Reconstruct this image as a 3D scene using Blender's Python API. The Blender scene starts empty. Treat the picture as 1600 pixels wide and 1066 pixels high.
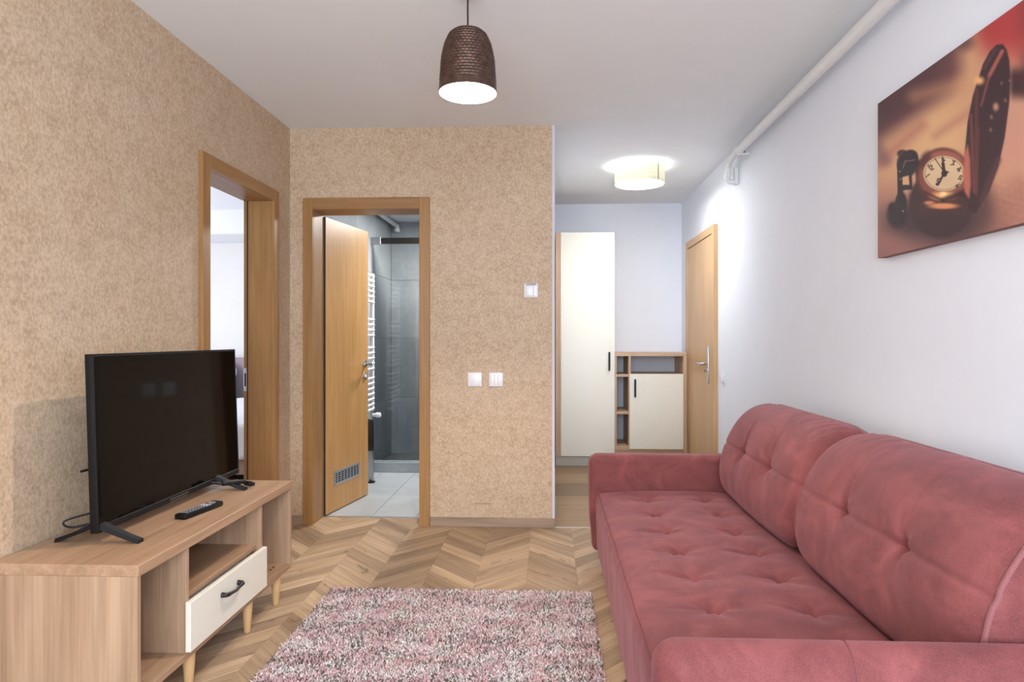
import bpy, bmesh, math, random
import numpy as np
from mathutils import Vector, Matrix

random.seed(7)
rng = np.random.default_rng(7)
scene = bpy.context.scene
COL = scene.collection
H = 2.55            # ceiling height
CAM_Z = 1.198

# ------------------------------------------------------------------ camera
cam_d = bpy.data.cameras.new('camera')
cam = bpy.data.objects.new('camera', cam_d)
COL.objects.link(cam)
cam.location = (0, 0, CAM_Z)
cam.rotation_euler = (math.pi/2, 0, math.atan(0.043))
cam_d.sensor_width = 36.0
cam_d.lens = 22.5
cam_d.shift_x = -15/1600
cam_d.shift_y = -4/1600
cam_d.clip_start = 0.05
scene.camera = cam

# ------------------------------------------------------------------ world, lights, exposure
w = bpy.data.worlds.new('world'); scene.world = w; w.use_nodes = True
w.node_tree.nodes['Background'].inputs[0].default_value = (0.75, 0.86, 1.0, 1)
w.node_tree.nodes['Background'].inputs[1].default_value = 1.0
vs = scene.view_settings
vs.view_transform = 'Standard'; vs.look = 'None'; vs.gamma = 1.0
vs.exposure = 0.52
try: vs.use_curve_mapping = False
except Exception: pass

def light(name, typ, loc, power, color, size=0.1, size_y=None, target=None, spread=None):
    d = bpy.data.lights.new(name, typ)
    d.energy = power; d.color = color
    if typ == 'AREA':
        d.size = size
        if size_y: d.shape = 'RECTANGLE'; d.size_y = size_y
        if spread: d.spread = spread
    else:
        d.shadow_soft_size = size
    o = bpy.data.objects.new(name, d); COL.objects.link(o); o.location = loc
    if target is not None:
        o.rotation_euler = (Vector(target)-Vector(loc)).to_track_quat('-Z', 'Y').to_euler()
    return o

light('window_daylight', 'AREA', (0.05, -1.33, 1.45), 107, (0.82, 0.91, 1.0), 2.1, 1.75, target=(-0.05, 3, 1.45))
light('bedroom_daylight', 'AREA', (-4.9, 5.0, 1.5), 50, (0.98, 0.99, 1.0), 2.4, 1.8, target=(-2, 5.4, 1.4))
light('bathroom_lamp', 'AREA', (-0.70, 5.50, 2.34), 38, (1.0, 0.98, 0.95), 0.30, 0.30, target=(-0.70, 5.50, 0))
light('pendant_bulb_light', 'POINT', (-0.31, 2.45, 2.235), 50, (1.0, 0.84, 0.68), 0.022)
light('hall_bulb_light', 'POINT', (0.62, 5.05, 2.485), 27, (0.94, 0.98, 1.0), 0.05)
hl = light('hall_diffuser_light', 'AREA', (0.708, 5.05, 2.403), 10.5, (0.95, 0.98, 1.0), 0.36, target=(0.708, 5.05, 0))
hl.data.shape = 'DISK'

# ------------------------------------------------------------------ materials
def s2l(c):
    out = []
    for v in c[:3]:
        v = v/255.0
        out.append(v/12.92 if v <= 0.04045 else ((v+0.055)/1.055)**2.4)
    return (out[0], out[1], out[2], 1.0)

class NT:
    def __init__(s, name):
        s.m = bpy.data.materials.new(name); s.m.use_nodes = True
        s.t = s.m.node_tree; s.n = s.t.nodes; s.l = s.t.links
        s.b = s.n['Principled BSDF']
    def add(s, typ, **kw):
        n = s.n.new(typ)
        for k, v in kw.items(): setattr(n, k, v)
        return n
    def link(s, a, b): s.l.new(a, b)
    def coord(s, scale=(1, 1, 1), rand=False, kind='Object', rot=(0, 0, 0)):
        tc = s.add('ShaderNodeTexCoord')
        mp = s.add('ShaderNodeMapping')
        mp.inputs['Scale'].default_value = scale
        mp.inputs['Rotation'].default_value = rot
        src = tc.outputs[kind]
        if rand:
            oi = s.add('ShaderNodeObjectInfo')
            mul = s.add('ShaderNodeMath', operation='MULTIPLY'); mul.inputs[1].default_value = 173.0
            s.link(oi.outputs['Random'], mul.inputs[0])
            va = s.add('ShaderNodeVectorMath', operation='ADD')
            s.link(src, va.inputs[0]); s.link(mul.outputs[0], va.inputs[1])
            src = va.outputs[0]
            s.rand = oi.outputs['Random']
        s.link(src, mp.inputs['Vector'])
        return mp.outputs['Vector']
    def noise(s, vec, scale, detail=3, rough=0.55, dist=0.0):
        n = s.add('ShaderNodeTexNoise')
        n.inputs['Scale'].default_value = scale; n.inputs['Detail'].default_value = detail
        n.inputs['Roughness'].default_value = rough; n.inputs['Distortion'].default_value = dist
        if vec is not None: s.link(vec, n.inputs['Vector'])
        return n.outputs['Fac']
    def ramp(s, fac, stops):
        r = s.add('ShaderNodeValToRGB')
        e = r.color_ramp.elements
        while len(e) < len(stops): e.new(0.5)
        for i, (p, c) in enumerate(stops):
            e[i].position = p; e[i].color = c if len(c) == 4 else s2l(c)
        s.link(fac, r.inputs['Fac'])
        return r.outputs['Color']
    def mix(s, fac, a, b, blend='MIX'):
        m = s.add('ShaderNodeMix', data_type='RGBA', blend_type=blend)
        for sock, v in ((m.inputs[0], fac), (m.inputs[6], a), (m.inputs[7], b)):
            if hasattr(v, 'is_output'): s.link(v, sock)
            elif isinstance(v, (int, float)): sock.default_value = v
            else: sock.default_value = v
        return m.outputs[2]
    def bump(s, hgt, strength=0.2, dist=0.01):
        b = s.add('ShaderNodeBump')
        b.inputs['Strength'].default_value = strength; b.inputs['Distance'].default_value = dist
        s.link(hgt, b.inputs['Height']); s.link(b.outputs['Normal'], s.b.inputs['Normal'])
    def set(s, **kw):
        for k, v in kw.items():
            k = k.replace('_', ' ')
            inp = s.b.inputs[k]
            if hasattr(v, 'is_output'): s.link(v, inp)
            else: inp.default_value = v
        return s.m

def plain(name, rgb, rough=0.5, metal=0.0, var=0.03, scale=30, bump=0.0, **kw):
    n = NT(name)
    c = s2l(rgb)
    f = n.noise(n.coord(), scale, 3)
    lo = tuple(x*(1-var) for x in c[:3])+(1,); hi = tuple(min(1, x*(1+var)) for x in c[:3])+(1,)
    col = n.ramp(f, [(0.3, lo), (0.7, hi)])
    n.set(Base_Color=col, Roughness=rough, Metallic=metal, **kw)
    if bump: n.bump(f, bump, 0.004)
    return n.m

def wallpaper():
    n = NT('beige_wallpaper')
    v = n.coord()
    fine = n.noise(n.coord((1, 1, 0.7)), 105, 4, 0.68)
    med = n.noise(v, 20, 4, 0.62, 0.4)
    big = n.noise(v, 3.0, 2)
    c1 = n.ramp(fine, [(0.37, (157, 130, 103)), (0.5, (192, 165, 137)), (0.62, (216, 194, 170))])
    c2 = n.ramp(med, [(0.36, (171, 144, 117)), (0.62, (207, 182, 156))])
    c = n.mix(0.42, c1, c2)
    c3 = n.ramp(big, [(0.4, (189, 162, 133)), (0.65, (197, 175, 152))])
    c = n.mix(0.25, c, c3)
    n.set(Base_Color=c, Roughness=0.62, Specular_IOR_Level=0.35)
    n.bump(fine, 0.12, 0.002)
    return n.m

def wood(name, dark, mid, light_, axis='X', scale=1.0, rough=0.45, rand=False, contrast=1.0, knots=False, spec=0.4):
    n = NT(name)
    st = {'X': (1.2, 22, 22), 'Y': (22, 1.2, 22), 'Z': (22, 22, 1.2)}[axis]
    st = tuple(a*scale for a in st)
    st2 = {'X': (2.5, 150, 150), 'Y': (150, 2.5, 150), 'Z': (150, 150, 2.5)}[axis]
    st3 = {'X': (0.8, 5.5, 5.5), 'Y': (5.5, 0.8, 5.5), 'Z': (5.5, 5.5, 0.8)}[axis]
    a = n.noise(n.coord(st, rand), 1.0, 5, 0.6, 0.9)
    b = n.noise(n.coord(tuple(x*scale for x in st2), rand), 1.0, 2, 0.5)
    g = n.noise(n.coord(st3, rand), 1.0, 3, 0.5, 1.2)
    k = 0.5/ max(0.3, contrast)
    ca = n.ramp(a, [(0.5-0.36*k, dark), (0.5, mid), (0.5+0.32*k, light_)])
    cb = n.ramp(b, [(0.3, dark), (0.62, light_)])
    cg = n.ramp(g, [(0.32, dark), (0.5, mid), (0.68, light_)])
    c = n.mix(0.30, ca, cb)
    c = n.mix(0.35, c, cg)
    if rand:
        tint = n.ramp(n.rand, [(0.0, (0.66, 0.63, 0.62, 1)), (0.3, (0.84, 0.82, 0.81, 1)), (0.6, (1.0, 0.99, 0.98, 1)), (1.0, (1.14, 1.14, 1.13, 1))])
        c = n.mix(1.0, c, tint, 'MULTIPLY')
    if knots:
        kn = n.noise(n.coord((3.0, 14, 14), rand), 1.0, 4, 0.7, 2.0)
        km = n.ramp(kn, [(0.62, (0, 0, 0, 1)), (0.72, (1, 1, 1, 1))])
        c = n.mix(km, c, s2l(tuple(int(x*0.62) for x in dark)))
    n.set(Base_Color=c, Roughness=rough, Specular_IOR_Level=spec)
    n.bump(b, 0.06, 0.002)
    return n.m

M = {}
M['wallpaper'] = wallpaper()
M['ceiling'] = plain('ceiling_paint', (234, 236, 238), 0.9, var=0.01, scale=8)
M['white_wall'] = plain('white_wall_paint', (232, 235, 243), 0.75, var=0.01, scale=8, bump=0.02)
M['bedroom_wall'] = plain('bedroom_wall_paint', (228, 228, 230), 0.8, var=0.02, scale=4)
M['white_paint'] = plain('white_gloss_paint', (226, 226, 226), 0.35, var=0.01)
M['white_plastic'] = plain('white_plastic', (232, 230, 234), 0.3, var=0.01)
M['grey_plastic'] = plain('grey_plastic', (150, 152, 158), 0.35, var=0.01)
M['plank'] = wood('chevron_oak', (126, 102, 80), (174, 147, 118), (202, 177, 148), 'X', 1.0, 0.42, True, 1.0, True)
M['underlay'] = plain('floor_underlay', (92, 70, 50), 0.8)
M['door_oak_z'] = wood('door_oak_upright', (166, 118, 66), (192, 143, 86), (208, 162, 104), 'Z', 1.5, 0.36, False, 0.7)
M['door_oak_x'] = wood('door_oak_level', (160, 112, 64), (186, 136, 82), (200, 152, 96), 'X', 1.5, 0.36, False, 0.7)
M['door_oak_y'] = wood('door_oak_level_y', (160, 112, 64), (186, 136, 82), (200, 152, 96), 'Y', 1.5, 0.36, False, 0.7)
M['entrance_z'] = wood('entrance_oak_lit_upright', (178, 140, 98), (200, 162, 118), (214, 178, 136), 'Z', 1.5, 0.4, False, 0.7)  # door oak made paler, the light near it put into the colour
M['entrance_y'] = wood('entrance_oak_lit_level', (170, 132, 92), (194, 156, 112), (208, 172, 130), 'Y', 1.5, 0.4, False, 0.7)  # same lit paler oak, grain running level
M['casing_z'] = wood('casing_oak_upright', (134, 94, 54), (157, 114, 68), (174, 133, 86), 'Z', 1.5, 0.4, False, 0.8)
M['casing_x'] = wood('casing_oak_level', (130, 90, 54), (152, 110, 68), (170, 129, 86), 'X', 1.5, 0.4, False, 0.8)
M['casing_y'] = wood('casing_oak_level_y', (130, 90, 54), (152, 110, 68), (170, 129, 86), 'Y', 1.5, 0.4, False, 0.8)
M['stand_y'] = wood('stand_oak_y', (132, 101, 77), (167, 133, 105), (190, 157, 129), 'Y', 1.0, 0.42, False, 0.8)
M['stand_z'] = wood('stand_oak_z', (132, 103, 80), (169, 137, 110), (192, 161, 134), 'Z', 1.0, 0.45, False, 0.8)
M['leg_wood'] = wood('leg_beech', (190, 150, 104), (212, 174, 126), (224, 190, 144), 'Z', 1.0, 0.4, False, 0.6)
M['cab_z'] = wood('cabinet_oak_z', (166, 134, 106), (192, 160, 130), (206, 176, 148), 'Z', 1.2, 0.5, False, 0.7)
M['cab_x'] = wood('cabinet_oak_x', (166, 134, 106), (192, 160, 130), (206, 176, 148), 'X', 1.2, 0.5, False, 0.7)
M['baseboard'] = wood('baseboard_wood', (122, 100, 82), (150, 126, 106), (172, 148, 128), 'X', 1.2, 0.5, False, 1.0)
M['baseboard_y'] = wood('baseboard_wood_y', (122, 100, 82), (150, 126, 106), (172, 148, 128), 'Y', 1.2, 0.5, False, 1.0)
M['cream'] = plain('cream_lacquer', (233, 228, 215), 0.35, var=0.01)
M['plinth'] = plain('grey_plinth', (178, 174, 162), 0.5, var=0.02)
M['grey_back'] = plain('grey_back_panel', (206, 208, 218), 0.7, var=0.01)
M['black_metal'] = plain('black_metal', (34, 32, 32), 0.4, 0.3)
M['black_plastic'] = plain('black_plastic', (16, 16, 18), 0.45, Specular_IOR_Level=0.25)
M['rubber'] = plain('black_rubber', (22, 21, 21), 0.55)
M['chrome'] = plain('satin_chrome', (205, 205, 208), 0.22, 1.0, var=0.01)
M['steel'] = plain('brushed_steel', (170, 170, 172), 0.28, 1.0, var=0.03)
M['dark_steel'] = plain('dark_glossy_steel', (60, 56, 54), 0.15, 0.6)
M['alu'] = plain('aluminium', (196, 198, 202), 0.35, 0.9, var=0.01)
M['dark_gap'] = plain('dark_brown_line', (52, 38, 28), 0.8)  # dark colour for thin lines; at the entrance leaf it paints gap shade
M['grout'] = plain('grey_grout', (150, 152, 152), 0.9)
M['bed_base'] = plain('beige_upholstery', (196, 176, 166), 0.85, var=0.05, scale=60)
M['headboard'] = plain('mauve_headboard_fabric', (150, 138, 146), 0.9, var=0.05, scale=60)
M['linen'] = plain('white_bed_linen', (232, 236, 244), 0.85, var=0.02, scale=10, bump=0.1)
M['black_fabric'] = plain('black_fabric', (24, 22, 24), 0.9)

def screen_mat():
    n = NT('tv_screen')
    f = n.noise(n.coord(), 3, 2)
    n.set(Base_Color=n.ramp(f, [(0.3, (7, 5, 5)), (0.7, (9, 7, 6))]), Roughness=0.06, Specular_IOR_Level=0.12)
    return n.m
M['screen'] = screen_mat()

def tile_mat(name, a, b, c, rough=0.4, sc=2.2, rand=True):
    n = NT(name)
    v = n.coord((1, 1, 1), rand)
    f = n.noise(v, sc, 5, 0.6, 0.6); g = n.noise(v, 26, 3, 0.6)
    col = n.mix(0.25, n.ramp(f, [(0.3, a), (0.52, b), (0.72, c)]), n.ramp(g, [(0.3, a), (0.7, c)]))
    n.set(Base_Color=col, Roughness=rough, Specular_IOR_Level=0.4)
    return n.m
M['wall_tile'] = tile_mat('grey_wall_tile', (134, 140, 144), (152, 158, 162), (168, 173, 176))
M['bath_floor_tile'] = tile_mat('light_grey_floor_tile', (160, 165, 168), (176, 181, 184), (187, 191, 194), 0.45)
M['hall_tile'] = wood('hall_wood_tile', (120, 94, 66), (150, 121, 90), (168, 139, 107), 'X', 0.8, 0.4, True, 0.8)

def velvet():
    n = NT('dusty_pink_velvet')
    v = n.coord()
    big = n.noise(v, 4.2, 4, 0.6, 1.6)
    mid = n.noise(n.coord((1, 1, 1)), 17, 3, 0.6, 0.8)
    weave = n.noise(v, 420, 2, 0.6)
    c = n.ramp(big, [(0.34, (90, 42, 41)), (0.5, (111, 55, 54)), (0.66, (135, 73, 72))])
    c2 = n.ramp(mid, [(0.32, (99, 49, 48)), (0.68, (131, 70, 70))])
    c = n.mix(0.25, c, c2)
    c = n.mix(0.18, c, n.ramp(weave, [(0.3, (84, 46, 48)), (0.7, (176, 112, 116))]))
    n.set(Base_Color=c, Roughness=0.72, Specular_IOR_Level=0.2, Sheen_Weight=0.25, Sheen_Roughness=0.5)
    n.b.inputs['Sheen Tint'].default_value = s2l((236, 178, 190))
    n.bump(weave, 0.12, 0.001)
    return n.m
M['velvet'] = velvet()
M['velvet_piping'] = plain('velvet_piping', (132, 73, 76), 0.7, var=0.06, scale=200, Sheen_Weight=0.3)
M['velvet_seam'] = plain('velvet_seam_thread', (110, 56, 58), 0.8)

def shade_mat():
    n = NT('hammered_bronze')
    v = n.coord()
    f = n.noise(v, 40, 3)
    c = n.ramp(f, [(0.3, (64, 46, 40)), (0.7, (98, 73, 61))])
    n.set(Base_Color=c, Roughness=0.42, Metallic=0.6)
    return n.m
M['bronze'] = shade_mat()

def emis(name, rgb, strength):
    n = NT(name)
    f = n.noise(n.coord(), 5, 1)
    n.set(Base_Color=n.ramp(f, [(0.2, rgb), (0.8, rgb)]), Roughness=0.5, Emission_Strength=strength)
    n.b.inputs['Emission Color'].default_value = s2l(rgb)
    return n.m
M['bulb'] = emis('warm_bulb_glass', (255, 226, 180), 14.0)
M['diffuser'] = emis('white_lamp_diffuser', (255, 250, 240), 5.0)

def drum_mat():
    n = NT('linen_drum_shade')
    v = n.coord((1, 1, 1))
    f = n.noise(n.coord((60, 60, 400)), 1.0, 2)
    c = n.ramp(f, [(0.3, (176, 172, 160)), (0.7, (204, 200, 188))])
    n.set(Base_Color=c, Roughness=0.8)
    tr = n.add('ShaderNodeBsdfTranslucent'); n.link(c, tr.inputs['Color'])
    mx = n.add('ShaderNodeMixShader'); mx.inputs[0].default_value = 0.23
    n.link(n.b.outputs[0], mx.inputs[1]); n.link(tr.outputs[0], mx.inputs[2])
    n.link(mx.outputs[0], n.n['Material Output'].inputs['Surface'])
    return n.m
M['drum'] = drum_mat()

def glass_mat():
    n = NT('clear_glass')
    f = n.noise(n.coord(), 2, 1)
    gl = n.add('ShaderNodeBsdfGlossy'); gl.inputs['Roughness'].default_value = 0.03
    tr = n.add('ShaderNodeBsdfTransparent')
    n.link(n.ramp(f, [(0.2, (0.985, 0.99, 0.99, 1)), (0.8, (0.99, 0.995, 0.99, 1))]), tr.inputs['Color'])
    fr = n.add('ShaderNodeFresnel'); fr.inputs['IOR'].default_value = 1.45
    mx = n.add('ShaderNodeMixShader')
    n.link(fr.outputs[0], mx.inputs[0]); n.link(tr.outputs[0], mx.inputs[1]); n.link(gl.outputs[0], mx.inputs[2])
    n.link(mx.outputs[0], n.n['Material Output'].inputs['Surface'])
    return n.m
M['glass'] = glass_mat()

def attr_mat(name, rough, spec=0.3):
    n = NT(name)
    a = n.add('ShaderNodeAttribute'); a.attribute_name = 'Col'
    f = n.noise(n.coord(), 300, 2)
    c = n.mix(0.10, a.outputs['Color'], n.mix(1.0, a.outputs['Color'], n.ramp(f, [(0.3, (0.5, 0.5, 0.5, 1)), (0.7, (1.4, 1.4, 1.4, 1))]), 'MULTIPLY'))
    n.set(Base_Color=c, Roughness=rough, Specular_IOR_Level=spec)
    return n.m
M['yarn'] = attr_mat('shaggy_yarn', 0.9, 0.1)
M['print'] = attr_mat('canvas_print', 0.6, 0.3)
M['rug_back'] = plain('rug_backing', (120, 100, 98), 0.95)
M['canvas_side'] = plain('canvas_side', (120, 78, 70), 0.7, var=0.15, scale=20)

# ------------------------------------------------------------------ mesh builder
class MB:
    def __init__(s): s.v = []; s.f = []
    def add(s, vs_, fs):
        o = len(s.v); s.v += [tuple(p) for p in vs_]; s.f += [tuple(i+o for i in f) for f in fs]; return s
    def from_bm(s, bm):
        bm.verts.index_update()
        s.add([v.co[:] for v in bm.verts], [[v.index for v in f.verts] for f in bm.faces]); bm.free(); return s
    def box(s, lo, hi, bev=0.0, seg=1, mat=None):
        bm = bmesh.new(); bmesh.ops.create_cube(bm, size=1.0)
        lo = Vector(lo); hi = Vector(hi); c = (lo+hi)/2; d = hi-lo
        for v in bm.verts: v.co = Vector((v.co.x*d.x, v.co.y*d.y, v.co.z*d.z))+c
        if bev > 0:
            bmesh.ops.bevel(bm, geom=list(bm.edges), offset=min(bev, min(d)*0.45), segments=seg, profile=0.5, affect='EDGES')
        if mat is not None: bmesh.ops.transform(bm, matrix=mat, verts=bm.verts)
        return s.from_bm(bm)
    def lathe(s, prof, c=(0, 0, 0), n=32, axis='Z', cap=True):
        vs_, fs = [], []
        for r, z in prof:
            for k in range(n):
                a = 2*math.pi*k/n
                x, y = r*math.cos(a), r*math.sin(a)
                p = {'Z': (x, y, z), 'X': (z, x, y), 'Y': (y, z, x)}[axis]
                vs_.append((p[0]+c[0], p[1]+c[1], p[2]+c[2]))
        for i in range(len(prof)-1):
            for k in range(n):
                k2 = (k+1) % n
                fs.append((i*n+k, i*n+k2, (i+1)*n+k2, (i+1)*n+k))
        if cap:
            if prof[0][0] > 1e-6: fs.append(tuple(reversed(range(n))))
            if prof[-1][0] > 1e-6: fs.append(tuple(range((len(prof)-1)*n, len(prof)*n)))
        return s.add(vs_, fs)
    def tube(s, pts, r, n=8, closed=False):
        pts = [Vector(p) for p in pts]
        m = len(pts); vs_, fs = [], []
        up = None
        for i, p in enumerate(pts):
            if closed: t = pts[(i+1) % m]-pts[i-1]
            else: t = pts[min(i+1, m-1)]-pts[max(i-1, 0)]
            t.normalize()
            if up is None:
                up = Vector((0, 0, 1)) if abs(t.z) < 0.9 else Vector((1, 0, 0))
            sd = t.cross(up)
            if sd.length < 1e-6: sd = t.orthogonal()
            sd.normalize(); up = sd.cross(t).normalized()
            rr = r[i] if isinstance(r, (list, tuple)) else r
            for k in range(n):
                a = 2*math.pi*k/n
                vs_.append(p+sd*math.cos(a)*rr+up*math.sin(a)*rr)
        for i in range(m if closed else m-1):
            j = (i+1) % m
            for k in range(n):
                k2 = (k+1) % n
                fs.append((i*n+k, i*n+k2, j*n+k2, j*n+k))
        if not closed:
            fs.append(tuple(reversed(range(n)))); fs.append(tuple(range((m-1)*n, m*n)))
        return s.add(vs_, fs)
    def prism(s, poly, z0, z1):
        n = len(poly)
        vs_ = [(x, y, z0) for x, y in poly]+[(x, y, z1) for x, y in poly]
        fs = [tuple(reversed(range(n))), tuple(range(n, 2*n))]
        fs += [(i, (i+1) % n, n+(i+1) % n, n+i) for i in range(n)]
        return s.add(vs_, fs)
    def grid(s, P, closed_u=False):
        nu, nv = P.shape[:2]
        o = len(s.v); s.v += [tuple(p) for p in P.reshape(-1, 3).tolist()]
        for i in range(nu if closed_u else nu-1):
            j = (i+1) % nu
            for k in range(nv-1):
                s.f.append((o+i*nv+k, o+j*nv+k, o+j*nv+k+1, o+i*nv+k+1))
        return s
    def xform(s, mat):
        s.v = [tuple(mat @ Vector(p)) for p in s.v]; return s
    def build(s, name, mat, parent=None, smooth=35, origin=None, kind=None):
        off = Vector((0, 0, 0))
        if parent is not None:
            p = parent
            while p is not None: off += p.location; p = p.parent
        org = Vector(origin) if origin is not None else (off.copy() if parent is not None else Vector((0, 0, 0)))
        me = bpy.data.meshes.new(name)
        me.from_pydata([(a-org.x, b-org.y, c-org.z) for a, b, c in s.v], [], s.f)
        bm = bmesh.new(); bm.from_mesh(me); bmesh.ops.recalc_face_normals(bm, faces=bm.faces); bm.to_mesh(me); bm.free()
        me.materials.append(mat)
        if smooth:
            me.shade_smooth(); me.set_sharp_from_angle(angle=math.radians(smooth))
        o = bpy.data.objects.new(name, me); COL.objects.link(o)
        o.location = org-off
        if parent is not None: o.parent = parent
        if kind: o['kind'] = kind
        return o

def B(lo, hi, bev=0.0, seg=1): return MB().box(lo, hi, bev, seg)
def struct(name, mb, mat, smooth=0):
    return mb.build(name, mat, None, smooth, kind='structure')
def thing(name, loc, label, cat, group=None, kind=None):
    o = bpy.data.objects.new(name, None); o.empty_display_size = 0.05; COL.objects.link(o); o.location = loc
    if kind: o['kind'] = kind
    else: tag(o, label, cat, group)
    return o
def tag(o, label, cat, group=None):
    o['label'] = label; o['category'] = cat
    if group: o['group'] = group
    return o
def copy_obj(o, parent, loc):
    c = o.copy(); COL.objects.link(c); c.parent = parent; c.location = loc; return c

# ------------------------------------------------------------------ dimensions
XL, XR = -1.67, 1.325
YB, YH = 4.06, 6.46          # beige wall, hall end wall
YR = -1.45                   # wall behind the camera
XE = 0.036                   # free end of the beige wall
YBB = 6.45                   # bathroom end wall
YT = 4.25                    # bathroom side of the beige wall
DX0, DX1, DZ = -1.515, -0.826, 2.025   # bathroom opening
LY0, LY1 = 3.052, 3.775        # bedroom opening
HX = 0.036

# ------------------------------------------------------------------ structure
mb = MB()
mb.box((XL-0.15, YR, 0), (XL, LY0, H)).box((XL-0.15, LY1, 0), (XL, 4.30, H)).box((XL-0.15, LY0, DZ), (XL, LY1, H))
wall_left = struct('wall_left', mb, M['wallpaper'])
mb = MB()
mb.box((XL, YB, 0), (DX0, YT, H)).box((DX0, YB, DZ), (DX1, YT, H)).box((DX1, YB, 0), (XE-0.017, YT, H))
wall_back = struct('wall_back', mb, M['wallpaper'])
struct('trim_1', B((XE-0.017, YB-0.001, 0), (XE, YT, H)), plain('lilac_white_corner_paint', (206, 200, 212), 0.7, var=0.01))
struct('wall_right', B((XR, YR, 0), (XR+0.15, YH, H)), M['white_wall'])
struct('wall_hall_end', B((-0.09, YH, 0), (XR+0.15, YH+0.12, H)), M['white_wall'])
struct('wall_hall_side', B((XE-0.1, YT, 0), (XE, YH, H)), M['white_wall'])
struct('ceiling', B((XL-0.15, YR-0.15, H), (XR+0.15, YH+0.15, H+0.12)), M['ceiling'])
# window wall behind the camera
mb = MB()
mb.box((XL-0.15, YR-0.15, 0), (-1.05, YR, H)).box((1.15, YR-0.15, 0), (XR+0.15, YR, H))
mb.box((-1.05, YR-0.15, 0), (1.15, YR, 0.5)).box((-1.05, YR-0.15, 2.35), (1.15, YR, H))
struct('wall_rear', mb, M['white_wall'])
win = thing('window_1', (0.05, YR-0.08, 0.5), '', '', kind='structure')
mb = MB()
for x in (-1.05, 0.02, 1.09): mb.box((x, YR-0.11, 0.5), (x+0.06, YR-0.05, 2.35))
mb.box((-1.05, YR-0.11, 0.5), (1.15, YR-0.05, 0.56)).box((-1.05, YR-0.11, 2.29), (1.15, YR-0.05, 2.35))
mb.build('frame', M['white_paint'], win)
for x in (-0.99, 0.08): B((x, YR-0.085, 0.56), (x+1.01, YR-0.075, 2.29)).build('pane', M['glass'], win)

# bedroom shell
struct('wall_bedroom_end', B((-5.3, 7.25, 0), (XL-0.0, 7.4, H)), M['bedroom_wall'])
struct('wall_bedroom_far', B((-5.3, 1.9, 0), (-5.15, 7.25, H)), M['bedroom_wall'])
struct('wall_bedroom_near', B((-5.3, 1.75, 0), (XL-0.15, 1.9, H)), M['bedroom_wall'])
struct('wall_bedroom_side', B((XL-0.15, 4.30, 0), (XL-0.0, 7.25, H)), M['bedroom_wall'])
struct('wall_bedroom_lining', B((XL-0.162, 1.9, 0), (XL-0.151, LY0-0.06, H)).box((XL-0.162, LY1+0.06, 0), (XL-0.151, 7.25, H)).box((XL-0.162, LY0-0.06, DZ+0.06), (XL-0.151, LY1+0.06, H)), M['bedroom_wall'])
struct('ceiling_bedroom', B((-5.3, 1.75, H), (XL-0.15, 7.4, H+0.12)), M['white_wall'])
struct('trim_2', B((-5.15, 6.6, 2.30), (XL-0.17, 7.25, H)), M['white_wall'])
struct('floor_bedroom', B((-5.3, 1.75, -0.12), (XL-0.15, 7.4, 0)), plain('bedroom_floor', (140, 108, 78), 0.5))
# bathroom shell
bx0, bx1 = -1.605, XE-0.1
HB = 2.38
struct('ceiling_bathroom', B((XL, YT, HB), (bx1, YBB+0.1, H)), M['white_wall'])

# ------------------------------------------------------------------ floors
def clip(poly, axis, val, keep_less):
    out = []
    for i in range(len(poly)):
        a, b = poly[i], poly[(i+1) % len(poly)]
        ia = (a[axis] <= val) if keep_less else (a[axis] >= val)
        ib = (b[axis] <= val) if keep_less else (b[axis] >= val)
        if ia: out.append(a)
        if ia != ib:
            t = (val-a[axis])/(b[axis]-a[axis])
            out.append((a[0]+t*(b[0]-a[0]), a[1]+t*(b[1]-a[1])))
    return out
def clip_rect(poly, x0, x1, y0, y1):
    for ax, v, l in ((0, x0, False), (0, x1, True), (1, y0, False), (1, y1, True)):
        if len(poly) < 3: return []
        poly = clip(poly, ax, v, l)
    if len(poly) < 3: return []
    q = [poly[0]]
    for p in poly[1:]:
        if abs(p[0]-q[-1][0])+abs(p[1]-q[-1][1]) > 1e-5: q.append(p)
    if len(q) > 1 and abs(q[0][0]-q[-1][0])+abs(q[0][1]-q[-1][1]) < 1e-5: q.pop()
    if len(q) < 3: return []
    ar = 0.5*sum(q[i][0]*q[(i+1) % len(q)][1]-q[(i+1) % len(q)][0]*q[i][1] for i in range(len(q)))
    if abs(ar) < 2e-4: return []
    return q if ar > 0 else q[::-1]

floor = struct('floor', B((XL-0.15, YR-0.15, -0.12), (XR+0.15, YB, -0.008)).box((XL, YB, -0.12), (XE, YT, -0.008)), M['underlay'])
CW, CS, C0 = 0.252, 0.123, -0.112
def plank_mb(poly, g=0.0007, t=0.008):
    # chamfered slab: lower outline full, top outline inset
    n = len(poly)
    cx = sum(p[0] for p in poly)/n; cy = sum(p[1] for p in poly)/n
    def inset(d):
        res = []
        for i in range(n):
            p0, p1, p2 = poly[i-1], poly[i], poly[(i+1) % n]
            def nrm(a, b):
                dx, dy = b[0]-a[0], b[1]-a[1]; L = math.hypot(dx, dy); return (-dy/L, dx/L)
            n1, n2 = nrm(p0, p1), nrm(p1, p2)
            k = 1+n1[0]*n2[0]+n1[1]*n2[1]
            if k < 0.25: k = 0.25
            res.append((p1[0]+d*(n1[0]+n2[0])/k, p1[1]+d*(n1[1]+n2[1])/k))
        return res
    a, b = inset(0.0002), inset(0.0002+g)
    vs_ = [(x, y, -t) for x, y in a]+[(x, y, -g) for x, y in a]+[(x, y, 0) for x, y in b]
    fs = [tuple(range(2*n, 3*n))]
    for r in range(2):
        fs += [(r*n+i, r*n+(i+1) % n, (r+1)*n+(i+1) % n, (r+1)*n+i) for i in range(n)]
    m = MB(); m.add(vs_, fs); return m
shared = {}
rest = MB()
count = 0
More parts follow.
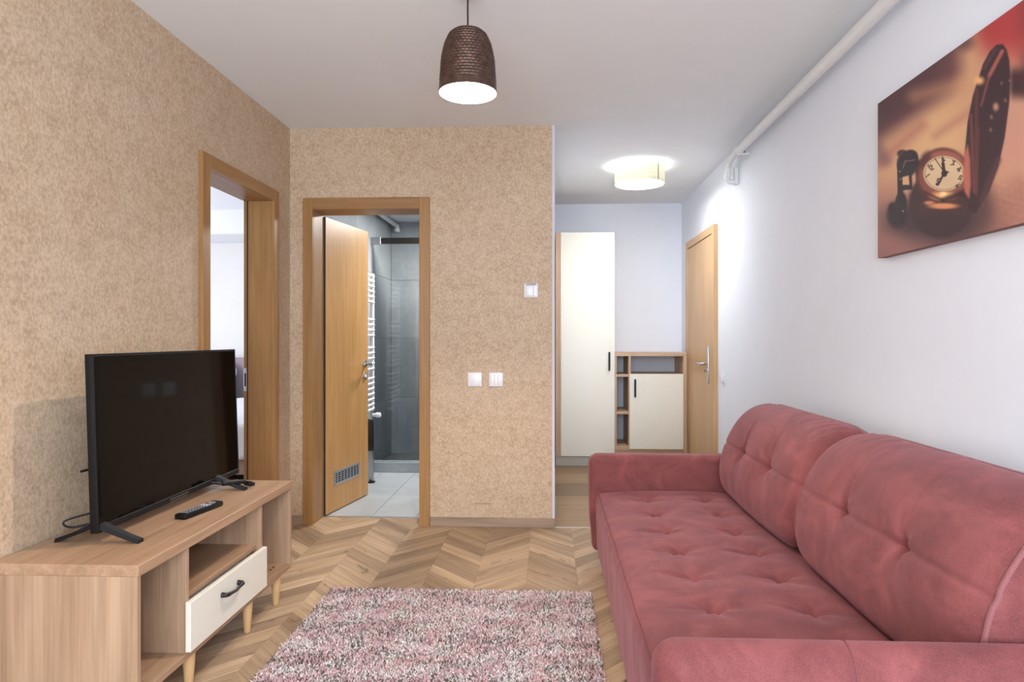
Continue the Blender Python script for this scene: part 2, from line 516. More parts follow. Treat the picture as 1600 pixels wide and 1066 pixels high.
k0 = int(math.floor((XL-C0)/CW)); k1 = int(math.ceil((XR-C0)/CW))
for k in range(k0, k1):
    x0 = C0+k*CW; x1 = x0+CW
    # the column right of C0 falls away to the right, its neighbour climbs
    sgn = -1.0 if k % 2 == 0 else 1.0
    ang = math.pi/4*sgn
    for j in range(-14, 50):
        y = j*CS+0.045
        ya, yb = (y+CW, y) if sgn < 0 else (y, y+CW)
        poly = [(x0, ya), (x1, yb), (x1, yb+CS), (x0, ya+CS)]
        main = clip_rect(poly, XL, XR, YR, YB)
        door = clip_rect(poly, DX0-0.03, DX1+0.03, YB, YT-0.018)
        if not main and not door: continue
        cx, cy = (x0+x1)/2, (ya+yb+CS)/2
        single = 2.0 < cy < 4.4 and cx < 0.75
        rot = Matrix.Rotation(-ang, 4, 'Z')
        full = (len(main) == 4 and not door and abs(min(p[0] for p in main)-x0) < 1e-6 and abs(max(p[0] for p in main)-x1) < 1e-6
                and abs(max(p[1] for p in main)-max(ya, yb)-CS) < 1e-6 and abs(min(p[1] for p in main)-min(ya, yb)) < 1e-6)
        pieces = [p for p in (main, door) if p]
        if single and count < 295:
            if full and sgn in shared:
                o = bpy.data.objects.new('plank', shared[sgn]); COL.objects.link(o)
            else:
                m = MB()
                for p in pieces:
                    q = plank_mb(p, 0.0007 if full else 0.00005); m.add(q.v, q.f)
                m.v = [tuple(rot @ Vector((a-cx, b-cy, c))) for a, b, c in m.v]
                o = m.build('plank', M['plank'], None, 0)
                if full: shared[sgn] = o.data
            o.location = (cx, cy, 0); o.rotation_euler = (0, 0, ang); o.parent = floor
            count += 1
        else:
            for p in pieces:
                q = plank_mb(p); rest.add(q.v, q.f)
o = rest.build('plank_field', M['plank'], floor, 0); o['kind'] = 'stuff'

floor_hall = struct('floor_hall', B((XE, YB, -0.12), (XR+0.15, YH+0.12, -0.012)), M['grout'])
TX = 0.60
for j in range(6):
    y0 = YB+0.012+j*0.408; y1 = min(y0+0.406, YH)
    xs = XE-(0.32 if j % 2 else 0.0)
    while xs < XR:
        a, b = max(xs, XE), min(xs+1.198, XR)
        if b-a > 0.02: B((a, y0, -0.012), (b, y1, -0.0002), 0.001).build('tile', M['hall_tile'], floor_hall, 0, origin=((a+b)/2, (y0+y1)/2, 0))
        xs += 1.20
struct('trim_3', B((XE, YB-0.004, -0.004), (XR, YB+0.011, 0.002), 0.001), M['alu'])
struct('trim_4', B((DX0, YT-0.018, -0.004), (DX1, YT+0.001, 0.003), 0.001), M['alu'])

floor_bath = struct('floor_bathroom', B((XL, YT, -0.12), (bx1, YBB+0.1, -0.012)), M['grout'])
for i in range(6):
    for j in range(3):
        a, b = bx0+0.115+(i-1)*0.30, bx0+0.115+(i-1)*0.30+0.297
        c, d = YT+0.006+j*0.60, YT+0.006+j*0.60+0.597
        a, b = max(a, bx0), min(b, bx1); d = min(d, 5.664)
        if b-a > 0.02 and d-c > 0.02:
            B((a, c, -0.012), (b, d, -0.0002), 0.001).build('tile', M['bath_floor_tile'], floor_bath, 0, origin=((a+b)/2, (c+d)/2, 0))

# tiled bathroom walls, each tile its own piece
def tiled(name, lo, hi, face_axis, sgn, along0, along1, z_list, step=0.6, start=None):
    ws = struct(name, B(lo, hi), M['grout'])
    t = 0.008
    a = along0 if start is None else start
    while a < along1-0.01:
        a0, a1 = max(a, along0)+0.0012, min(a+step, along1)-0.0012
        for z0, z1 in z_list:
            if face_axis == 'Y':
                y0 = lo[1]-t if sgn < 0 else hi[1]
                bb = ((a0, y0, z0+0.0012), (a1, y0+t, z1-0.0012))
            else:
                x0 = lo[0]-t if sgn < 0 else hi[0]
                bb = ((x0, a0, z0+0.0012), (x0+t, a1, z1-0.0012))
            c = [(p+q)/2 for p, q in zip(*bb)]
            B(bb[0], bb[1], 0.0012).build('tile', M['wall_tile'], ws, 0, origin=c)
        a += step
    return ws
ZL = [(0.0, 0.603), (0.603, 1.198), (1.198, 1.79), (1.79, HB)]
tiled('wall_bathroom_end', (XL, YBB+0.008, 0), (bx1, YBB+0.1, HB), 'Y', -1, bx0, bx1, ZL, 0.6)
tiled('wall_bathroom_side', (XL, YT, 0), (bx0-0.008, YBB+0.008, HB), 'X', 1, YT, YBB, ZL, 0.6, YBB-2.4)
struct('wall_bathroom_lining', B((DX1+0.02, YT+0.0005, 0), (bx1, YT+0.01, HB)).box((XL, YT+0.0005, DZ+0.07), (DX1+0.02, YT+0.01, HB)), M['wall_tile'])
struct('wall_bathroom_hall', B((bx1-0.01, YT+0.01, 0), (bx1-0.0005, YBB, HB)), M['wall_tile'])

# baseboards
struct('baseboard_back', B((DX1+0.067, YB-0.014, 0), (XE+0.001, YB-0.0008, 0.058), 0.002), M['baseboard'])
struct('baseboard_corner', B((XL+0.012, YB-0.014, 0), (DX0-0.061, YB-0.0008, 0.058), 0.002), M['baseboard'])
struct('baseboard_left', B((XL+0.0005, YR, 0), (XL+0.013, LY0-0.071, 0.058), 0.002), M['baseboard_y'])
struct('baseboard_right', B((XR-0.013, YR, 0), (XR-0.0005, YB-0.01, 0.058), 0.002), M['baseboard_y'])
# covered socket box showing through the wallpaper
B((-0.480, YB-0.0016, 0.146), (-0.362, YB, 0.242), 0.0012).build('covered_box', M['wallpaper'], wall_back, 0)
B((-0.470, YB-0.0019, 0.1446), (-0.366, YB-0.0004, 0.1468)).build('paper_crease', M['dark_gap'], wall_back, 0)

# ------------------------------------------------------------------ door 2: bathroom
d2 = thing('door_2', (DX0, YB, 0), '', '', kind='structure')
P = 0.020
B((DX0-0.063, YB-P, 0), (DX0, YB, DZ+0.074), 0.002).build('casing', M['casing_z'], d2)
B((DX1, YB-P, 0), (DX1+0.066, YB, DZ+0.074), 0.002).build('casing', M['casing_z'], d2)
B((DX0, YB-P, DZ), (DX1, YB, DZ+0.074), 0.002).build('casing', M['casing_x'], d2)
B((DX0-0.012, YB, 0), (DX0+0.001, YT-0.02, DZ), 0.001).build('jamb', M['casing_z'], d2)
B((DX1-0.001, YB, 0), (DX1+0.012, YT-0.02, DZ), 0.001).build('jamb', M['casing_z'], d2)
B((DX0, YB, DZ-0.001), (DX1, YT-0.02, DZ+0.012), 0.001).build('jamb', M['casing_x'], d2)
hinge = Vector((-1.500, 4.240, 0)); far = Vector((-1.384, 4.842, 0))
dirv = (far-hinge).normalized(); nv = Vector((dirv.y, -dirv.x, 0))   # nv: visible face normal (+x)
LW = (far-hinge).length
def leafM():
    return Matrix(((dirv.x, nv.x, 0, hinge.x), (dirv.y, nv.y, 0, hinge.y), (0, 0, 1, 0), (0, 0, 0, 1)))
LM = leafM()
leaf = B((0, -0.040, 0.008), (LW, 0, 2.015), 0.0015).xform(LM).build('leaf', M['door_oak_z'], d2)
B((-0.0015, -0.039, 0.008), (0.0008, -0.001, 2.014)).xform(LM).build('edge_band', M['dark_gap'], leaf, 0)
g = MB()
gx0, gx1, gz0, gz1 = 0.11, 0.47, 0.182, 0.280
g.box((gx0, 0, gz0), (gx1, 0.004, gz0+0.010)).box((gx0, 0, gz1-0.010), (gx1, 0.004, gz1)).box((gx0, 0, gz0), (gx0+0.012, 0.004, gz1)).box((gx1-0.012, 0, gz0), (gx1, 0.004, gz1))
for i in range(1, 8): g.box((gx0+i*(gx1-gx0)/8-0.004, 0, gz0), (gx0+i*(gx1-gx0)/8+0.004, 0.003, gz1))
for i in range(1, 7): g.box((gx0, 0, gz0+i*(gz1-gz0)/7-0.002), (gx1, 0.0028, gz0+i*(gz1-gz0)/7+0.002))
g.xform(LM).build('vent_grille', M['alu'], leaf, 0)
B((gx0+0.004, -0.001, gz0+0.004), (gx1-0.004, 0.0008, gz1-0.004)).xform(LM).build('vent_recess', M['black_plastic'], leaf, 0)
def rosette(z, side):
    m = MB(); y0 = 0 if side > 0 else -0.040
    m.lathe([(0.0, 0), (0.026, 0), (0.026, 0.007), (0.023, 0.009), (0, 0.009)], (0, 0, 0), 24, 'Y', False)
    mm = Matrix.Translation((LW-0.055, y0, z)) @ Matrix.Scale(side, 4, (0, 1, 0))
    return m.xform(LM @ mm)
for side in (1, -1):
    y0 = 0 if side > 0 else -0.04
    h = rosette(1.008, side)
    q = MB().tube([(LW-0.055, y0, 1.008), (LW-0.055, y0+side*0.045, 1.008), (LW-0.06, y0+side*0.055, 1.008), (LW-0.10, y0+side*0.058, 1.008), (LW-0.17, y0+side*0.058, 1.008)], 0.009, 10).xform(LM)
    h.add(q.v, q.f); h.build('handle', M['chrome'], leaf)
    r = rosette(0.912, side)
    q = MB().box((LW-0.058, y0-0.012 if side < 0 else y0, 0.90), (LW-0.052, y0 if side < 0 else y0+0.02, 0.924)).xform(LM)
    r.add(q.v, q.f); r.build('lock_rosette', M['chrome'], leaf)

# ------------------------------------------------------------------ door 1: bedroom opening
d1 = thing('door_1', (XL, LY0, 0), '', '', kind='structure')
B((XL, LY0-0.070, 0), (XL+0.022, LY0, DZ+0.070), 0.002).build('casing', M['casing_z'], d1)
B((XL, LY1, 0), (XL+0.022, LY1+0.070, DZ+0.070), 0.002).build('casing', M['casing_z'], d1)
B((XL, LY0, DZ), (XL+0.022, LY1, DZ+0.070), 0.002).build('casing', M['casing_y'], d1)
B((XL-0.165, LY1-0.001, 0), (XL, LY1+0.014, DZ), 0.001).build('jamb', M['casing_z'], d1)
B((XL-0.165, LY0-0.014, 0), (XL, LY0+0.001, DZ), 0.001).build('jamb', M['casing_z'], d1)
B((XL-0.165, LY0, DZ-0.001), (XL, LY1, DZ+0.014), 0.001).build('jamb', M['casing_y'], d1)
B((XL-0.146, LY1-0.0022, 0.0), (XL-0.138, LY1-0.0008, DZ)).build('dark_strip', M['dark_gap'], d1, 0)
B((XL-0.164, LY1-0.0030, 0.88), (XL-0.146, LY1-0.0008, 1.02), 0.0008).build('strike_plate', M['chrome'], d1)
B((XL-0.160, LY1-0.0036, 0.91), (XL-0.150, LY1-0.0028, 0.99)).build('latch_hole', M['black_metal'], d1, 0)

# ------------------------------------------------------------------ door 3: entrance door on the hall wall
d3 = thing('door_3', (XR, 5.5, 0), '', '', kind='structure')
ey0, ey1, ez = 5.085, 6.115, 2.10
B((XR-0.035, ey0, 0), (XR, ey0+0.065, ez), 0.002).build('casing', M['entrance_z'], d3)
B((XR-0.035, ey1-0.065, 0), (XR, ey1, ez), 0.002).build('casing', M['entrance_z'], d3)
B((XR-0.035, ey0+0.065, ez-0.065), (XR, ey1-0.065, ez), 0.002).build('casing', M['entrance_y'], d3)
leaf3 = B((XR-0.026, ey0+0.085, 0.006), (XR-0.0005, ey1-0.068, ez-0.068), 0.002).build('leaf', M['entrance_z'], d3)
B((XR-0.012, ey0+0.066, 0), (XR-0.0008, ey0+0.085, ez-0.066)).build('dark_strip', M['dark_gap'], d3, 0)  # dark strip painting the shade of the gap beside the leaf
hx = XR-0.026
B((hx-0.010, ey0+0.175, 0.83), (hx, ey0+0.225, 1.135), 0.003, 2).build('handle_plate', M['alu'], leaf3)
MB().tube([(hx-0.008, ey0+0.200, 0.99), (hx-0.055, ey0+0.200, 0.99), (hx-0.066, ey0+0.210, 0.99), (hx-0.066, ey0+0.33, 0.99)], 0.011, 10).build('lever', M['chrome'], leaf3)
MB().lathe([(0.0, -0.022), (0.013, -0.022), (0.013, 0), (0, 0)], (hx-0.010, ey0+0.200, 0.935), 16, 'X', False).build('lock_cylinder', M['chrome'], leaf3)

# ------------------------------------------------------------------ TV stand
sx0, sx1, sy0, sy1 = -1.652, -1.20, 1.822, 2.946
ZT, ZB = 0.533, 0.128
st = thing('tv_stand', ((sx0+sx1)/2, (sy0+sy1)/2, 0), 'light oak television stand with cream drawer and tapered legs against wallpaper', 'tv stand')
B((sx0, sy0, ZT-0.034), (sx1, sy1, ZT), 0.0015).build('top', M['stand_y'], st)
B((sx0, sy0, ZB), (sx1-0.004, sy0+0.018, ZT-0.034), 0.001).build('side_panel', M['stand_z'], st)
B((sx0, sy1-0.018, ZB), (sx1-0.004, sy1, ZT-0.034), 0.001).build('side_panel', M['stand_z'], st)
B((sx0, sy0+0.018, ZB), (sx1-0.004, sy1-0.018, ZB+0.022), 0.001).build('bottom_board', M['stand_y'], st)
dv0, dv1 = 2.078, 2.626
for y in (dv0, dv1):
    B((sx0+0.012, y, ZB+0.022), (sx1-0.006, y+0.018, ZT-0.034), 0.001).build('divider', M['stand_z'], st)
B((sx0+0.012, dv0+0.018, 0.318), (sx1-0.024, dv1, 0.336), 0.001).build('shelf', M['stand_y'], st)
B((sx0, sy0+0.018, ZB+0.022), (sx0+0.012, sy1-0.018, ZT-0.034)).build('back_panel', M['stand_z'], st)
dr = B((sx1-0.005, dv0-0.006, 0.156), (sx1+0.013, dv1+0.022, 0.322), 0.0015).build('drawer', M['cream'], st)
B((sx0+0.05, dv0+0.03, 0.165), (sx1-0.005, dv1-0.012, 0.30)).build('drawer_box', M['cream'], dr)
yc, zc = 2.335, 0.266
hp = [(sx1+0.013, yc-0.060, zc), (sx1+0.030, yc-0.060, zc), (sx1+0.036, yc-0.052, zc), (sx1+0.034, yc-0.030, zc-0.004), (sx1+0.037, yc, zc-0.006), (sx1+0.034, yc+0.030, zc-0.004), (sx1+0.036, yc+0.052, zc), (sx1+0.030, yc+0.060, zc), (sx1+0.013, yc+0.060, zc)]
m = MB().tube(hp, [0.010, 0.008, 0.0075, 0.006, 0.0055, 0.006, 0.0075, 0.008, 0.010], 10)
m.build('handle', M['black_metal'], dr)
def leg_mb(x, y):
    return MB().lathe([(0.0115, 0), (0.013, 0.002), (0.020, 0.10), (0.021, ZB), ], (x, y, 0), 20)
for x in (sx1-0.03, sx0+0.05):
    for y in (1.93, 2.136, 2.56, 2.833):
        leg_mb(x, y).build('leg', M['leg_wood'], st)
MB().lathe([(0, 0), (0.006, 0), (0.006, 0.001), (0, 0.0012)], (sx1-0.06, sy1-0.10, ZB+0.0222), 12).build('cam_lock', M['black_metal'], st)
MB().lathe([(0, 0), (0.006, 0), (0.006, 0.001), (0, 0.0012)], (sx1-0.06, sy1-0.07, ZB+0.0222), 12).build('cam_lock', M['black_metal'], st)

# ------------------------------------------------------------------ TV
tv = thing('television', (-1.46, 2.53, ZT), 'black flat screen television standing on two splayed feet', 'television')
LEAN = math.atan2(0.019, 0.573)
tz0, tz1, ty0, ty1, txf = 0.567, 1.148, 2.004, 2.945, -1.455
TM = Matrix.Translation((txf, 0, tz0)) @ Matrix.Rotation(-LEAN, 4, 'Y')
hh = tz1-tz0
def TB(lo, hi, bev=0.0, seg=1): return B(lo, hi, bev, seg).xform(TM)
TB((-0.026, ty0, 0), (-0.002, ty1, hh), 0.003, 2).build('housing', M['black_plastic'], tv)
TB((-0.062, ty0+0.14, 0.02), (-0.024, ty1-0.14, 0.34), 0.012, 2).build('rear_bulge', M['black_plastic'], tv)
TB((-0.0035, ty0+0.010, 0.022), (-0.0008, ty1-0.010, hh-0.010)).build('screen', M['screen'], tv, 0)
bz = MB()
bz.box((-0.004, ty0, 0), (0.0015, ty1, 0.022), 0.001).box((-0.004, ty0, hh-0.009), (0.001, ty1, hh), 0.001)
bz.box((-0.004, ty0, 0.022), (0.001, ty0+0.008, hh-0.009), 0.001).box((-0.004, ty1-0.008, 0.022), (0.001, ty1, hh-0.009), 0.001)
bz.xform(TM).build('bezel', M['black_plastic'], tv)
lg = MB()
for i in range(9): lg.box((0.0012, 2.40+i*0.014, 0.010), (0.002, 2.40+i*0.014+0.007, 0.0125))
for i in range(8): lg.box((0.0012, 2.405+i*0.014, 0.0022), (0.002, 2.405+i*0.014+0.007, 0.0036))
lg.xform(TM).build('silver_marking', M['alu'], tv, 0)
TB((-0.05, ty0-0.006, 0.20), (-0.04, ty0+0.2, 0.207), 0.002).build('side_button', M['black_plastic'], tv)
def foot(y):
    m = MB()
    for sgn, L in ((1, 0.135), (-1, 0.135)):
        path = []
        nseg = 8
        for i in range(nseg+1):
            t = i/nseg
            path.append((txf-0.014+sgn*(0.006+L*t), ZT+0.050*(1-t)**1.15+0.004))
        vs_, fs = [], []
        for i, (x, z) in enumerate(path):
            t = i/nseg; hw = 0.021-0.006*t; th = 0.012-0.004*t
            vs_ += [(x, y-hw, z-0.004), (x, y+hw, z-0.004), (x, y+hw*0.7, z+th), (x, y-hw*0.7, z+th)]
        for i in range(nseg):
            for k in range(4):
                fs.append((i*4+k, i*4+(k+1) % 4, (i+1)*4+(k+1) % 4, (i+1)*4+k))
        fs += [(3, 2, 1, 0), (nseg*4, nseg*4+1, nseg*4+2, nseg*4+3)]
        m.add(vs_, fs)
    m.box((txf-0.03, y-0.02, ZT+0.040), (txf-0.004, y+0.02, ZT+0.062), 0.003)
    return m
foot(2.030).build('foot', M['black_plastic'], tv)
foot(2.752).build('foot', M['black_plastic'], tv)
# cables
def smooth_path(pts, n=10):
    pts = [Vector(p) for p in pts]; out = []
    for i in range(len(pts)-1):
        p0, p1, p2, p3 = pts[max(i-1, 0)], pts[i], pts[i+1], pts[min(i+2, len(pts)-1)]
        for k in range(n):
            t = k/n
            out.append(0.5*((2*p1)+(-p0+p2)*t+(2*p0-5*p1+4*p2-p3)*t*t+(-p0+3*p1-3*p2+p3)*t**3))
    out.append(pts[-1]); return out
cb = MB()
cb.tube(smooth_path([(-1.50, 2.285, ZT+0.08), (-1.55, 2.155, ZT+0.070), (-1.615, 2.070, ZT+0.055), (-1.60, 2.085, ZT+0.030), (-1.53, 2.155, ZT+0.040), (-1.50, 2.235, ZT+0.05)]), 0.0035, 8)
cb.tube(smooth_path([(-1.50, 2.215, ZT+0.05), (-1.545, 2.125, ZT+0.045), (-1.585, 2.095, ZT+0.012), (-1.57, 2.155, ZT+0.012), (-1.53, 2.285, ZT+0.012), (-1.50, 2.375, ZT+0.06)]), 0.0035, 8)
cb.tube(smooth_path([(-1.50, 2.265, ZT+0.03), (-1.56, 2.135, ZT+0.028), (-1.595, 2.115, ZT+0.012), (-1.57, 2.215, ZT+0.012), (-1.54, 2.355, ZT+0.012)]), 0.003, 8)
cb.build('power_cable', M['rubber'], tv, 60)
cp = MB()
for a, b in (((-1.415, 2.715, ZT+0.036), (-1.352, 2.790, ZT+0.030)), ((-1.365, 2.820, ZT+0.016), (-1.315, 2.795, ZT+0.016))):
    a = Vector(a); b = Vector(b)
    cp.tube([a, a+(b-a)*0.7, a+(b-a)*0.72, b], [0.011, 0.012, 0.009, 0.009], 12)
cp.tube(smooth_path([(-1.47, 2.695, ZT+0.045), (-1.44, 2.705, ZT+0.042), (-1.415, 2.715, ZT+0.036)]), 0.004, 8)
cp.tube(smooth_path([(-1.48, 2.745, ZT+0.03), (-1.43, 2.815, ZT+0.010), (-1.39, 2.830, ZT+0.012), (-1.365, 2.820, ZT+0.016)]), 0.004, 8)
cp.build('cable_plug', M['rubber'], tv, 60)

# remote
rc = thing('remote_control', (-1.335, 2.39, ZT), 'slim black remote control lying on top of the television stand', 'remote control')
RM = Matrix.Translation((-1.333, 2.390, ZT)) @ Matrix.Rotation(math.radians(-10), 4, 'Z')
B((-0.024, -0.105, 0.0005), (0.024, 0.105, 0.021), 0.006, 2).xform(RM).build('body', M['black_plastic'], rc)
for r in range(9):
    for c in range(3):
        B((-0.016+c*0.0125, -0.085+r*0.015, 0.0205), (-0.009+c*0.0125, -0.078+r*0.015, 0.0222)).xform(RM).build('button', M['grey_plastic'] if r < 7 else M['white_plastic'], rc, 0)
MB().lathe([(0, 0.021), (0.014, 0.021), (0.014, 0.0225), (0.0, 0.0225)], (0, 0.066, 0), 16).xform(RM).build('direction_pad', M['grey_plastic'], rc)

# ------------------------------------------------------------------ sofa
SY0, SY1 = 1.345, 3.388
sofa = thing('sofa', (0.75, (SY0+SY1)/2, 0), 'dusty pink velvet sofa bed with tufted seat against the white wall', 'sofa')
def arm(rowspec, pipe_row, seam_rows):
    m = MB()
    # side outline (x,z), rounded front corners; extruded in y with soft edges
    out = []
    def arc(cx, cz, r, a0, a1, n=8):
        for i in range(n+1):
            a = math.radians(a0+(a1-a0)*i/n); out.append((cx+r*math.cos(a), cz+r*math.sin(a)))
    out.append((1.27, 0.07)); out.append((1.27, 0.50))
    arc(1.22, 0.53, 0.05, 0, 90)
    for x in (1.05, 0.85, 0.65, 0.45): out.append((x, 0.5805))
    arc(0.262, 0.53, 0.050, 90, 180)
    out += [(0.2125, 0.40), (0.216, 0.25), (0.226, 0.15)]
    arc(0.262, 0.105, 0.034, 190, 260, 5)
    for x in (0.45, 0.65, 0.85, 1.05): out.append((x, 0.07))
    n = len(out); cx = sum(p[0] for p in out)/n; cz = 0.33
    rows = []
    for yy, ins in rowspec:
        row = []
        for i, (x, z) in enumerate(out):
            p0 = out[i-1]; p2 = out[(i+1) % n]
            tx, tz = p2[0]-p0[0], p2[1]-p0[1]; L = math.hypot(tx, tz) or 1
            ia = min(ins, 0.044)
            xx, zz_ = x-ia*tz/L, z+ia*tx/L
            if ins > ia: xx, zz_ = max(xx, 0.214+ins*0.8), min(zz_, 0.5805-ins)
            row.append((xx, yy, zz_))
        rows.append(row)
    Pm = np.array(rows).transpose(1, 0, 2)
    m.grid(Pm, True)
    k = len(rows)
    m.f.append(tuple(i*k for i in range(n))); m.f.append(tuple(i*k+k-1 for i in reversed(range(n))))
    a = m.build('armrest', M['velvet'], sofa, 50)
    MB().tube([tuple(Pm[i, pipe_row]) for i in range(n)], 0.0054, 8, True).build('piping', M['velvet_piping'], a, 60)
    # one seam running over the arm at x = 0.60
    pts = []
    zin, zo = rowspec[0], rowspec[-1]
    pts = [(0.60, rowspec[0][0], 0.08)]+[(0.60, yy, 0.5808-ins) for yy, ins in rowspec]+[(0.60, rowspec[-1][0], 0.08)]
    MB().tube(pts, 0.0019, 6).build('seam', M['velvet_seam'], a, 60)
arm([(SY1, 0.030), (SY1+0.003, 0.018), (SY1+0.010, 0.008), (SY1+0.020, 0.002), (SY1+0.04, -0.001), (SY1+0.068, 0.0), (SY1+0.077, 0.004), (SY1+0.082, 0.012)], 6, None)
arm([(SY0-0.080, 0.115), (SY0-0.079, 0.085), (SY0-0.075, 0.060), (SY0-0.067, 0.036), (SY0-0.054, 0.016), (SY0-0.036, 0.003), (SY0-0.018, -0.002), (SY0-0.006, 0.001), (SY0, 0.010)], 8, None)

def vnoise(x, y, sc, seed=0):
    # cheap smooth noise from summed sines
    r = np.random.default_rng(seed); out = 0
    for i in range(6):
        a = r.uniform(0, 2*math.pi); f = sc*r.uniform(0.6, 1.6); p = r.uniform(0, 6.28)
        out = out+np.sin((x*math.cos(a)+y*math.sin(a))*f+p)
    return out/6
# seat
def seat():
    prof = [(0.262, 0.05), (0.252, 0.10), (0.249, 0.20), (0.246, 0.30), (0.246, 0.345), (0.252, 0.370), (0.266, 0.387), (0.290, 0.396), (0.33, 0.402), (0.45, 0.408), (0.60, 0.410), (0.78, 0.408), (0.92, 0.400), (1.03, 0.392)]
    pp = smooth_path([(a, 0, b) for a, b in prof], 12)
    L = [0]
    for i in range(1, len(pp)): L.append(L[-1]+(pp[i]-pp[i-1]).length)
    nu, nv = 130, 230
    s_ = np.linspace(0, L[-1], nu)
    px = np.interp(s_, L, [p.x for p in pp]); pz = np.interp(s_, L, [p.z for p in pp])
    ys = np.linspace(SY0+0.001, SY1-0.001, nv)
    X = np.repeat(px[:, None], nv, 1); Z = np.repeat(pz[:, None], nv, 1); Y = np.repeat(ys[None, :], nu, 0)
    e = np.minimum(Y-SY0, SY1-Y)
    topw = np.clip((X-0.25)/0.05, 0, 1)*np.clip((Z-0.34)/0.05, 0, 1)
    dz = -0.018*np.exp(-(e/0.025)**1.5)*topw
    tufts = [(x, 3.195-0.2555*k) for k in range(8) for x in (0.487, 0.772)]
    for i, (tx, ty) in enumerate(tufts):
        dx, dy = X-tx, Y-ty
        d = np.sqrt(dx*dx+dy*dy)
        dz += topw*(-0.024*np.exp(-(d/0.022)**2)-0.016*np.exp(-(d/0.080)**2))
        th = np.arctan2(dy, dx)
        dz += topw*0.0042*np.exp(-(d/0.085)**2)*np.clip(d/0.02, 0, 1)*np.sin(5*th+i*1.7)
        # crease running on from the tuft to the front
        dz += topw*(-0.0065)*np.exp(-((dy-0.15*dx*math.sin(i*2.1))/0.011)**2)*np.exp(-((dx+0.06)/0.06)**2)
    dz += topw*(0.0035*vnoise(X, Y, 14, 3)+0.0012*vnoise(X*0.5, Y, 60, 5))
    dx_ = (1-topw)*(0.003*vnoise(Z*0.4, Y, 18, 8)+0.0012*vnoise(Z*0.3, Y, 60, 9))
    P_ = np.stack([X+dx_, Y, Z+dz], 2)
    m = MB().grid(P_)
    o = m.build('seat', M['velvet'], sofa, 60)
    i0 = int(np.argmin(np.abs(px-0.262)+10*(pz < 0.37)))
    MB().tube([tuple(P_[i0, k]) for k in range(0, nv, 2)], 0.0016, 6).build('seam', M['velvet_seam'], o, 60)
    return o
seat()
B((0.28, SY0+0.005, 0.05), (1.19, SY1-0.005, 0.34), 0.01).build('bed_box', M['black_fabric'], sofa)
B((1.215, SY0+0.005, 0.05), (1.285, SY1-0.005, 0.66), 0.02, 2).build('back_frame', M['black_fabric'], sofa)
for x in (0.30, 1.20):
    for y in (SY0-0.035, SY1+0.045):
        MB().lathe([(0.018, 0), (0.022, 0.01), (0.024, 0.072)], (x+0.03, y, 0), 16).build('foot', M['black_plastic'], sofa)

